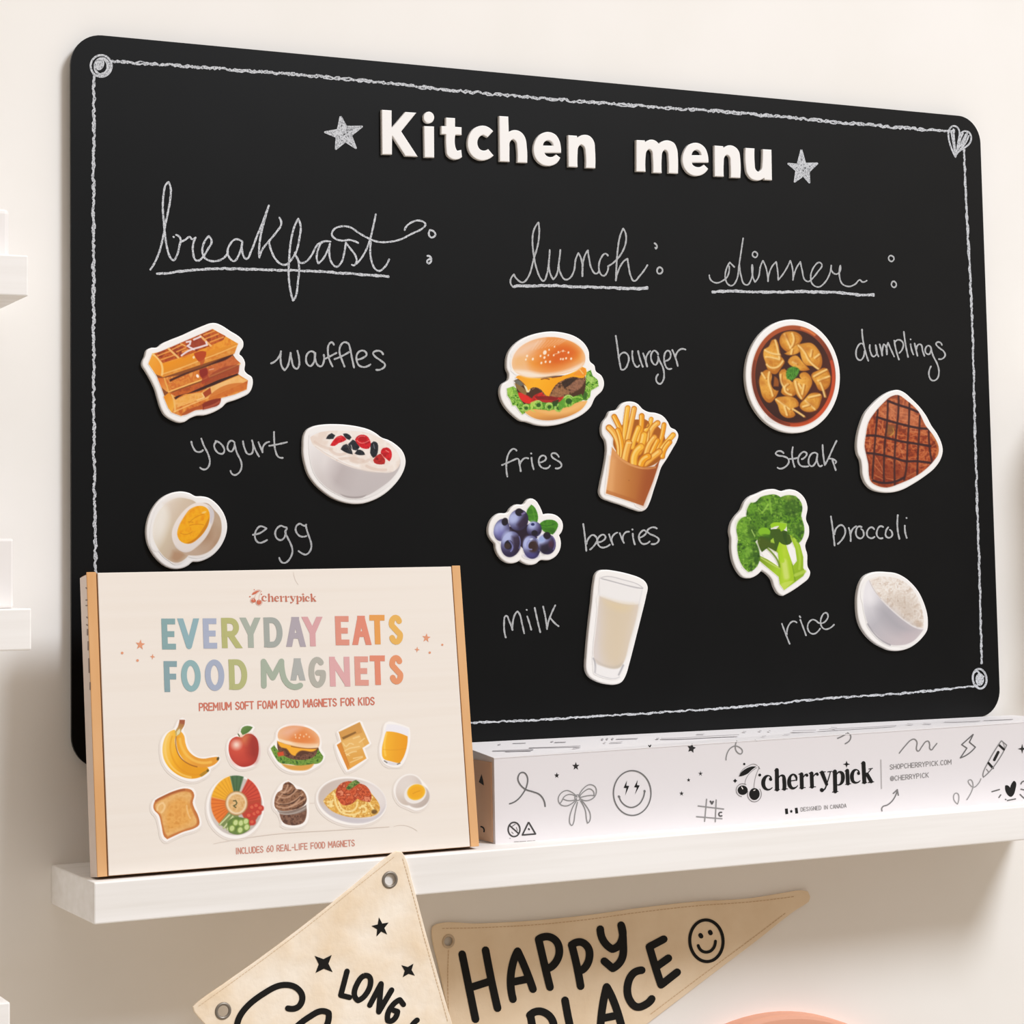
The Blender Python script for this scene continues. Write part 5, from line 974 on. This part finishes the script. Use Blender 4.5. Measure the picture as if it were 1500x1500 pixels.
def s_pasta(a):
    a.ell(755,285,300,190,8,a.grad((480,200),(900,480),'#c9bab0','#dcd4d2'),2); a.poly("465,300 560,380 760,440 950,430 1050,320 1000,420 880,480 700,475 540,400", '#c9c4ca', 6, .8); a.ell(920,230,130,90,30,'#e6dfdc',20,.8)
    a.poly("500,290 560,220 680,150 830,150 930,230 1000,350 980,400 850,435 680,420 560,365", a.speck(['#d99e40','#edc468','#c98a30','#f2d588'], 4, 3))
    for q in ("540,300 580,290 570,340 545,330","640,300 680,370 770,370 800,300","820,350 860,340 880,370 850,390","680,400 760,410 820,390","600,230 620,330 660,390","900,300 940,360 960,390"): a.line(q, 16, '#f8e2a0', .8, soft=3)
    a.poly("610,230 640,150 720,115 800,130 880,160 925,240 910,300 850,290 800,270 740,320 670,325 640,290", a.speck(['#b8451e','#d8653a','#9a3414','#e08460'], 4, 6)); a.ell(950,385,26,20,0,'#5a3a10',6,.8); a.poly("700,180 740,130 790,105 825,130 780,160 725,195", a.speck(['#3f5c20','#86a050','#567830'], 3, 7))
def s_egg(a):
    a.ell(1255,195,115,135,20,a.grad((1160,150),(1300,330),'#dcd2cc','#c6b6a8'),2); a.ell(1240,170,80,80,0,'#e2dad4',20,.7); a.ell(1330,250,108,100,-20,a.grad((1260,200),(1420,330),'#d8ccc6','#b8aaa0'),2); a.ell(1310,225,100,85,-25,'#ebe6e2',4); a.ell(1318,212,80,68,-20,'#f0b41c',2); a.ell(1318,212,62,50,-20,'#eda716',8,.8); a.line("1290,225 1320,210 1350,200", 10, '#d99410', .7)
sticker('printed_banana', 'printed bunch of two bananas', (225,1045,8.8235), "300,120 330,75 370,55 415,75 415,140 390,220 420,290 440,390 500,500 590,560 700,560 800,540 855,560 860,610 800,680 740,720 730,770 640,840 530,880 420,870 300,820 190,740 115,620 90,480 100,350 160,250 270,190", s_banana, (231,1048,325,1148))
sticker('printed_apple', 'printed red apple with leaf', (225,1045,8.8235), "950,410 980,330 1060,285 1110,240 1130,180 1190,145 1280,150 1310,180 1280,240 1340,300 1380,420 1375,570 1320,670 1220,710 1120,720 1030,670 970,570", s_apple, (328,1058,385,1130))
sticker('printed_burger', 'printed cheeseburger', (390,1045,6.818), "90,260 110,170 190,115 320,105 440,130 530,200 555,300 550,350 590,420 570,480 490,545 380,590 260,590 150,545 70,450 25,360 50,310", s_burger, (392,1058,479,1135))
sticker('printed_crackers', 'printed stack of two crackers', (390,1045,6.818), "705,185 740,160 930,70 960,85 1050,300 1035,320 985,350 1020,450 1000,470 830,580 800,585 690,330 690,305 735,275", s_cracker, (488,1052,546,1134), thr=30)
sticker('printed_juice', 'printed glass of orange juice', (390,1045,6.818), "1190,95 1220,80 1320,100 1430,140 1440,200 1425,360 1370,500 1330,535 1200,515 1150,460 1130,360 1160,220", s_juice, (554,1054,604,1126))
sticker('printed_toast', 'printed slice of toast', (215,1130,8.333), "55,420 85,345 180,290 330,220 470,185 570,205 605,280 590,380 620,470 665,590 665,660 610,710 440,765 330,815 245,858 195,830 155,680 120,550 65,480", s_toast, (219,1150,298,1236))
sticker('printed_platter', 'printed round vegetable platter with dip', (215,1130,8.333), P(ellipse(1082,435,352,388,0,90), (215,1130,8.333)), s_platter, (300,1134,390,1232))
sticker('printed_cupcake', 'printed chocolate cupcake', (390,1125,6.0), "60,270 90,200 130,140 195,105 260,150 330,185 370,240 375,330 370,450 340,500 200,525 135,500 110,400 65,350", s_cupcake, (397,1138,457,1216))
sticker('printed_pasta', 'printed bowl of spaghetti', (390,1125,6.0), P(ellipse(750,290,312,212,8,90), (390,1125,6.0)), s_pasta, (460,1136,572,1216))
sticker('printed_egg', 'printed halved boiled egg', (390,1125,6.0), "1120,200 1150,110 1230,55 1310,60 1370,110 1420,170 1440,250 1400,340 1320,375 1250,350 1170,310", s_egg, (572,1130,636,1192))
for q, w in (("313,1236 400,1222 490,1216 570,1211",1.1),("415,1178 470,1176",.7),("577,1211 592,1209 611,1217",.7),("430,838 433,850 437,856",.7)):
    fl = Flat(); fl.stroke(P(q), w); fl.build('crease_line', OP, oo*0.8, ink('#dfd3c8'), carton)

# ------------------------------------------------------------------ long white carton
WX0, WX1, WY0, WY1, WZ = 0.3432, 0.962, -0.0902, -0.0116, -0.0034
long = empty('long_carton', ((WX0+WX1)/2, -0.05, SH_T), 'long white carton with black doodles lying on the shelf below the chalkboard', 'carton')
def prism(name, vs, faces, m, label=None): return obj(name, fix_normals(mesh(name, vs, faces)), m, long, label)
zl, zr = WZ+0.0075, WZ+0.0035
V = [(WX0,WY0,SH_T),(WX1,WY0,SH_T),(WX1,WY1,SH_T),(WX0,WY1,SH_T),(WX0,WY0,WZ-.0006),(WX1,WY0,WZ+.0029),(WX1,WY1,zr-.0006),(WX0,WY1,zl-.0006)]
prism('carton_body', V, [(0,3,2,1),(0,1,5,4),(1,2,6,5),(2,3,7,6),(3,0,4,7),(4,5,6,7)], M_CARTON)
zr0 = WZ+0.0035
V = [(WX0-.0004,WY0-.0004,WZ-.0006),(WX1,WY0-.0004,zr0-.0006),(WX1,WY1,zr-.0006),(WX0-.0004,WY1,zl-.0006),(WX0-.0004,WY0-.0004,WZ),(WX1,WY0-.0004,zr0),(WX1,WY1,zr),(WX0-.0004,WY1,zl)]
prism('lid', V, [(0,3,2,1),(0,1,5,4),(1,2,6,5),(2,3,7,6),(3,0,4,7),(4,5,6,7)], M_CARTON_TOP, 'slightly raised lid')
me = box_mesh('end_flap', WX0-0.0012, WX0, WY0+0.004, WY1-0.002, SH_T+0.001, WZ-0.004, 0.0003); obj('end_flap', me, M_TAN, long, 'tan inner flap at the left end')
FP = ypl(WY0); fo = 0.00016
EPl = Plane((WX0-0.0012, 0, 0), (-1, 0, 0)); fl = Flat()
fl.fill(P("445,640 460,700 470,755 440,735 418,720", (640,1040,6.818))); fl.build('printed_mark', EPl, fo, ink('#1d1712'), long)
fl = Flat(); fl.stroke(P("440,1165 465,1180 470,1215", (640,1040,6.818)), 2.2); fl.build('printed_mark', EPl, fo, ink('#1d1712'), long)
def doodle(name, lab, items, col, off=fo, plane=FP):
    fl = Flat()
    for it in items:
        o, q, w = it[:3]; p = P(q, o) if isinstance(q, str) else np.asarray(q, float)
        if w is None: fl.fill(p)
        else: fl.stroke(p, w, closed=(len(it) > 3 and it[3]), thr=it[4] if len(it) > 4 else 100)
    fl.build(name, plane, off, ink(col), long, lab)
z1, z2, z3, z4 = (735,1100,6.5217), (940,1070,8.3333), (1065,1100,6.5217), (1280,1060,6.8182)
doodle('printed_loop', 'printed ribbon loop', [(z1,"75,505 140,475 200,410 240,330 245,250 215,208 180,210 155,260 170,310 225,365 300,390 360,415 400,465 415,530",2.0)], '#6f6e6e')
doodle('printed_bow', 'printed bow', [(z1,q,1.5) for q in ("720,440 670,395 620,378 565,405 540,460 560,510 620,525 680,495 715,455","715,440 650,415 600,435 570,485 555,505","715,462 640,475 590,460","735,435 780,360 840,322 890,340 905,390 880,445 810,475 750,455","740,440 790,385 840,362 875,385 882,425","745,447 810,430 870,425 890,430","706,425 740,425 745,465 708,468 705,425","715,475 670,560 648,650 655,700 670,712 685,690 700,600 724,490","752,475 800,570 810,650 820,690 840,670 845,600 810,530 764,475")], '#8f8e8e')
doodle('printed_smiley', 'printed smiley with lightning eyes', [(z1,P(ellipse(1247,402,179,214),z1).tolist(),1.9,True),(z1,"1122,437 1160,505 1235,540 1310,510 1350,450 1365,385",2.0),(z1,"1119,435 1123,440",3.4),(z1,"1364,382 1366,388",3.2)], '#757474')
doodle('printed_smiley', 'lightning eyes of the printed smiley', [(z1,"1197,282 1165,352 1192,355 1180,424 1218,335 1190,332",None),(z1,"1299,278 1265,346 1292,349 1272,418 1318,330 1292,326",None)], '#1c1b1b', fo*1.3)
for zo, q, w in ((z1,starpts(708,146,40),None),(z1,starpts(526,234,28),None),(z2,starpts(608,218,60,5,.5,-80),None),(z2,starpts(573,605,26),None),(z2,starpts(487,770,30),None),(z2,starpts(718,527,34,5,.3),None),(z4,starpts(1482,252,50,4,.3),None),(z2,np.array([(85,182),(100,205),(110,178)]),1.6),(z2,np.array([(1385,118),(1405,124)]),1.2)):
    doodle('printed_star' if w is None else 'printed_mark', None, [(z1, P(q, zo).tolist(), w)], '#2c2b2b')
doodle('printed_symbols', 'printed warning symbols', [(z1,P(ellipse(118,750,56,68),z1).tolist(),2.2,True),(z1,"75,712 162,790",2.2),(z1,"257,680 323,793 197,803",2.3,True,1),(z1,"258,745 262,750",2.6),(z1,"100,720 130,700",.9),(z1,"140,730 150,760",.8),(z1,"95,775 110,790",.8)], '#474545')
doodle('printed_symbols', 'faint row of printed dashes', [(z1,q,1.2) for q in ("120,868 160,866","170,866 230,863","245,862 285,860","295,860 318,857","76,833 84,836")], '#a9a6a6')
doodle('printed_grid', 'printed noughts and crosses grid', [(z2,q,1.9) for q in ("793,840 768,1110","910,848 898,1115","690,922 1000,960","670,1053 980,1078")], '#8f8d8d')
doodle('printed_grid', 'marks in the printed grid', [(z2,"975,1000 945,1010 948,1040 978,1042",2.2),(z2,"840,865 858,895 872,868",2.6)], '#5c5a5a', fo*1.3)
doodle('printed_loop', 'printed curl near the top edge', [(z2,"1030,360 1040,290 1080,220 1140,190 1200,210 1230,250 1215,285 1185,280 1150,240 1145,180 1162,128",1.7)], '#8d8c8c')
cherries(lambda q: P(q, z3), 0.1533, FP, ink('#141312'), ink('#8b8888'), long, fo)
wordmark(lambda q: P(q, z3), 0.1533, 'printed_wordmark', FP, ink('#141312'), long, 'large black serif word on the front', fo)
doodle('printed_flag', 'small printed flag', [(z3,"553,552 580,549 585,602 558,605",None),(z3,"648,545 674,542 680,596 654,599",None),(z3,P(starpts(614,577,17,5,.6),z3).tolist(),None)], '#1a1918')
fl = Flat(); textline(fl, "DESIGNED IN CANADA", P([[705,577]], z3)[0], P([[1138,540]], z3)[0], 5.4, 0.85, .36); fl.build('printed_caption', FP, fo, ink('#8a8787'), long, 'small grey line beside the flag')
doodle('printed_divider', None, [(z4,"71,362 77,648",1.6)], '#b4b0b0')
fl = Flat(); textline(fl, "SHOPCHERRYPICK.COM", P([[162,457]], z4)[0], P([[772,405]], z4)[0], 6.6, 1.05, .36); fl.build('printed_caption', FP, fo, ink('#8f8c8c'), long, 'small grey web address')
fl = Flat(); textline(fl, "@CHERRYPICK", P([[165,572]], z4)[0], P([[545,535]], z4)[0], 6.6, 1.05, .36); fl.build('printed_caption', FP, fo, ink('#8f8c8c'), long, 'small grey handle below the web address')
doodle('printed_wave', 'printed wavy line', [(z4,"255,295 320,215 370,165 405,155 430,180 428,260 440,275 480,230 520,180 545,175 558,205 560,250 575,262 600,235 630,198",1.8)], '#868484')
doodle('printed_bolt', 'printed lightning bolt outline', [(z4,"995,105 878,210 930,245 865,342 940,305 1015,235 955,185",1.8,True,30)], '#6e6c6c')
doodle('printed_pencil', 'printed crayon outline', [(z4,"1275,170 1327,215 1190,440 1095,535 1090,512 1140,390",1.7,True,50),(z4,"1125,455 1145,480",1.4),(z4,"1285,180 1300,215 1305,250",1.0)], '#8b8989')
doodle('printed_pencil', 'dark bands of the printed crayon', [(z4,"1250,212 1300,258",3.2),(z4,"1145,393 1190,443",3.4),(z4,"1243,285 1204,362",4.0)], '#232221', fo*1.3)
doodle('printed_trail', 'curly line drawn by the printed crayon', [(z4,"1070,550 1040,605 1000,635 960,610 945,570 970,562 992,620 980,670 930,760",1.6),(z4,"835,803 797,745 812,697 840,700 850,750 836,803",1.6)], '#9a9898')
doodle('printed_heart', 'printed black heart', [(z4,smooth(P("1312,618 1330,614 1362,640 1380,592 1400,570 1421,590 1416,650 1395,712 1370,732 1340,715 1315,670",z4),True,70,2).tolist(),None)], '#191818')
doodle('printed_heart', 'rays around the printed heart', [(z4,q,1.9) for q in ("1180,680 1255,658","1250,737 1268,712","1316,756 1320,759","1335,768 1415,752","1470,655 1500,662","1462,708 1500,745","1470,602 1485,580 1502,575")], '#6a6867')
doodle('printed_arrow', 'printed curved arrow', [(z4,"82,872 85,835 140,810 190,765 235,668",1.9),(z4,"195,697 235,660 245,715",2.0)], '#7d7b7b')
doodle('printed_loop', 'printed arcs folded over the top edge', [((1080,1030,3.5714),"525,184 555,170 570,160",1.9),((1080,1030,3.5714),"577,156 594,175 565,212",1.9)], '#858383')
# the printing on the lid follows its slope
lid_n = np.cross(np.array([WX1-WX0, 0, zr0-WZ]), np.array([0, WY1-WY0, zl-WZ])); LPn = Plane((WX0, WY0, WZ+0.0003), lid_n)
a5, a6 = (690,1030,3.75), (1080,1030,3.5714)
class _LidPlane(Plane):
    def __call__(s, xy, off=0.0):
        v = Plane.__call__(s, xy, 0.0)
        u = np.clip((v[:,0]-WX0)/(WX1-WX0), 0, 1); t = np.clip((v[:,1]-WY0)/(WY1-WY0), 0, 1)
        z = (WZ+(zr0-WZ)*u)*(1-t)+(zl+(zr-zl)*u)*t
        v = v.copy(); v[:,1] = np.clip(v[:,1], WY0+0.0005, WY1-0.0005); v[:,2] = z+off; return v
LID = _LidPlane(LPn.p, LPn.n)
for o, q, w in ((a5,"120,262 220,258 340,254",1.5),(a5,"190,266 250,262 330,260",1.1),(a5,"320,243 460,238 600,232",1.0),(a5,"600,240 560,246",.9),(a5,"150,226 160,224",1.6),(a5,"230,218 300,215",.8),(a5,"440,207 450,205",1.6),(a5,"460,210 520,208",.9),(a5,"800,188 915,184",1.0),(a5,"730,212 740,211",1.0),(a5,"765,211 830,208",.9),(a5,"1020,186 1032,185",1.6),(a5,"1045,186 1180,182 1300,174 1470,165",1.3),(a5,"1240,157 1280,156",.9),
                (a6,"290,132 410,129",1.3),(a6,"430,127 560,120 700,112 830,103",1.4),(a6,"490,108 520,114",1.1),(a6,"130,168 150,166",1.0),(a6,"245,157 275,155",.9),(a6,"890,88 918,96",1.3),(a6,"975,88 1012,95",1.3),(a6,"1085,78 1160,80 1270,77",1.2),(a6,"1290,73 1360,72 1440,69",1.3),(a6,"30,133 45,135",1.1),(a6,"115,128 125,130",1.2),(a6,"165,128 172,131",1.2)): fl = Flat(); fl.stroke(P(q, o), w); fl.build('lid_print', LID, 0.0003, ink('#b9b6b9'), long)
for x, y in ((722,190),(748,188),(778,187)): fl = Flat(); fl.disc(P([[x, y]], a5)[0], 1.6); fl.build('lid_print', LID, 0.0003, ink('#b9b6b9'), long)
# ------------------------------------------------------------------ cloth pennants below the shelf
PT = 0.0018
def ring_mesh(name, plane, c, rx, r_in, t=0.0012, n=40):
    """round metal eyelet lying on the cloth: rounded ring"""
    cen = plane([c])[0]; ro = np.linalg.norm(plane([[c[0], c[1]+rx]])[0]-cen); ri = ro*r_in
    nn = plane.n; up = np.array([0,0,1.0]); up -= nn*(up@nn); up /= np.linalg.norm(up); rt = np.cross(up, nn)
    V = []; F = []; m = 8; rm, rr = (ro+ri)/2, (ro-ri)/2
    for i in range(n):
        a = 2*math.pi*i/n; d = rt*math.cos(a)+up*math.sin(a)
        for j in range(m):
            b = 2*math.pi*j/m; V.append(cen+d*(rm+rr*math.cos(b))+nn*(t*math.sin(b)*0.8))
    for i in range(n):
        for j in range(m): F.append((i*m+j, i*m+(j+1) % m, ((i+1) % n)*m+(j+1) % m, ((i+1) % n)*m+j))
    me = fix_normals(mesh(name, V, F))
    for p in me.polygons: p.use_smooth = True
    return me
def hole(plane, c, ry, k=24):
    cen = plane([c])[0]; r = np.linalg.norm(plane([[c[0], c[1]+ry]])[0]-cen)
    # circle in the cloth, given back in photo pixels for the outline routine
    nn = plane.n; up = np.array([0,0,1.0]); up -= nn*(up@nn); up /= np.linalg.norm(up); rt = np.cross(up, nn)
    pts = np.array([cen+r*(rt*math.cos(a)+up*math.sin(a)) for a in np.linspace(0, 2*math.pi, k, endpoint=False)])
    d = (pts-CAM) @ R
    return np.stack([CX+FPX*d[:,0]/d[:,1], CY-FPX*d[:,2]/d[:,1]], 1)
def pennant(name, label, outline, plane, m, mst, mmet, eyes, stitch_lines, parts):
    c = smooth(P(outline), True, 40, 4.0); cen = plane([c.mean(0)])[0]
    r = empty(name, (cen[0], plane.p[1], cen[2]), label, 'pennant')
    obj('cloth', slab('cloth', [c]+[hole(plane, e, er*0.72) for *e, er in eyes], plane, PT, 0.0006), m, r)
    for *e, er in eyes: obj('eyelet', ring_mesh('eyelet', plane, e, er, 0.62), mmet, r, 'round metal eyelet')
    fl = Flat(); rg = random.Random(2)
    for q in stitch_lines:
        p = smooth(P(q), thr=60, step=1.0); L = np.concatenate([[0], np.cumsum(np.linalg.norm(np.diff(p, axis=0), axis=1))]); s = 0.0
        while s < L[-1]-3:
            ii = [np.interp(t, L, p[:,0]) for t in (s, s+3.2)], [np.interp(t, L, p[:,1]) for t in (s, s+3.2)]
            fl.stroke(np.array(ii).T, 1.0, raw=True); s += 5.2+rg.uniform(-.4, .4)
    fl.build('stitching', plane, 0.0002, mst, r)
    for nm, lab, items in parts:
        fl = Flat()
        for it in items:
            p = P(it[1], it[0]) if isinstance(it[1], str) else np.asarray(it[1], float)
            if it[2] is None: fl.fill(p)
            else: fl.stroke(p, it[2], closed=len(it) > 3 and it[3], thr=70)
        fl.build(nm, plane, 0.0003, M_INK, r, lab)
    return r
c1 = (270,1230,3.4884); c2 = (660,1320,3.4091)
CP = ypl(-SH_D-PT); TP = ypl(-0.0035)
def sp(*a, o=c1): return P(starpts(*a), o).tolist()
pennant('pennant', 'cream cotton pennant with script lettering, two eyelets, overlapping the shelf edge',
 "575,1250 581,1247 588,1247.5 593,1254 604,1291 624,1366 645,1440 664,1504 740,1750 800,1950 870,2170 878,2197 868,2182 700,1975 500,1737 380,1594 310,1511 290,1489 284,1481 283,1475 288,1470 330,1440 385,1401 450,1352 520,1296", CP, M_CLOTH, M_STITCH, M_METAL,
 [(571,1288.8,13),(326.8,1480.9,13)],
 ["291,1474 385,1406 450,1357 525,1297 579,1254","590,1258 602,1300 622,1375 642,1446 657,1500"],
 [('printed_star', 'black five pointed star', [(c1,sp(1003,448,52,5,.42,-100),None)]),
  ('printed_star', 'larger black four pointed sparkle', [(c1,sp(712,635,62,4,.4,-48,1),None)]),
  ('printed_star', 'smaller black four pointed sparkle', [(c1,sp(1144,668,44,4,.4,-52,1),None)]),
  ('printed_letter', 'black letter L', [(c1,"832,672 800,795 845,806",8)]), ('printed_letter', 'black letter O', [(c1,"920,695 882,740 870,795 888,822 922,798 952,735 945,700",8,True)]),
  ('printed_letter', 'black letter N', [(c1,"948,846 1006,736 994,880 1060,768",8)]), ('printed_letter', 'black letter G', [(c1,"1120,842 1102,818 1075,835 1042,885 1040,925 1062,925 1090,878 1070,872",8)]),
  ('printed_letter', 'black letter cut off by the photo edge', [(c1,"1190,922 1168,944 1140,1000",8)]),
  ('printed_script', 'black script lettering, partly cut off', [(c1,"530,862 585,852 603,800 570,755 500,743 400,790 310,865 275,925 270,1010 300,1080",9.0),(c1,"575,955 640,905 700,876 738,885 735,930 705,990 650,1060",9.0),(c1,"575,955 540,1000 520,1060",9.0)])])
pennant('pennant', 'tan pennant lettered HAPPY PLACE with a smiley, hanging on the wall',
 "633,1364 634,1358 640,1354 700,1353 780,1349 860,1341 940,1330 1020,1321 1100,1316 1150,1308 1175,1304.5 1184,1306 1187,1313 1185,1321 1178,1326 1165,1334 1110,1377 1040,1430 956,1494 800,1612 696,1691 688,1660 660,1500 644,1420", TP, M_CLOTH2, M_STITCH2, M_METAL2,
 [(656.8,1378.8,10.5)],
 ["648,1360 700,1359 780,1355 860,1347 940,1336 1020,1327 1100,1321 1165,1313","1150,1338 1100,1376 1035,1424 950,1488","657,1392 656,1440 658,1500"],
 [('printed_word', 'black hand lettered word HAPPY', [(c2,q,11.3) for q in ("58,265 92,430 125,590","175,245 205,400 235,535","105,430 205,398","312,490 300,400 312,310 335,250 375,340 412,440","305,405 390,388","440,190 470,320 497,430","440,190 490,178 530,203 543,260 515,318 480,338","605,218 630,320 650,425","605,220 652,205 688,235 692,290 665,338 635,350","748,140 765,200 808,240 850,208 852,120","852,120 862,200 855,290 810,336 768,300")]),
  ('printed_word', 'black hand lettered word PLACE, partly cut off', [(c2,q,11.3) for q in ("396,570 440,550 490,570 515,615 505,680 450,720","400,575 430,740","572,495 605,660 640,790","748,700 755,560 780,428 815,500 860,650","760,585 835,570","955,345 912,362 885,420 893,490 930,528 980,513 1005,488","1065,190 993,228 1022,325 1052,418 1132,355","1025,330 1088,285")]),
  ('printed_smiley', 'black smiley face', [(c2,P(ellipse(1278,198,83,104,-4),c2).tolist(),4.6,True),(c2,"1237,222 1262,252 1300,248 1323,200",4.4),(c2,"1248,170 1252,176",6.4),(c2,"1296,154 1299,160",6.4)])])
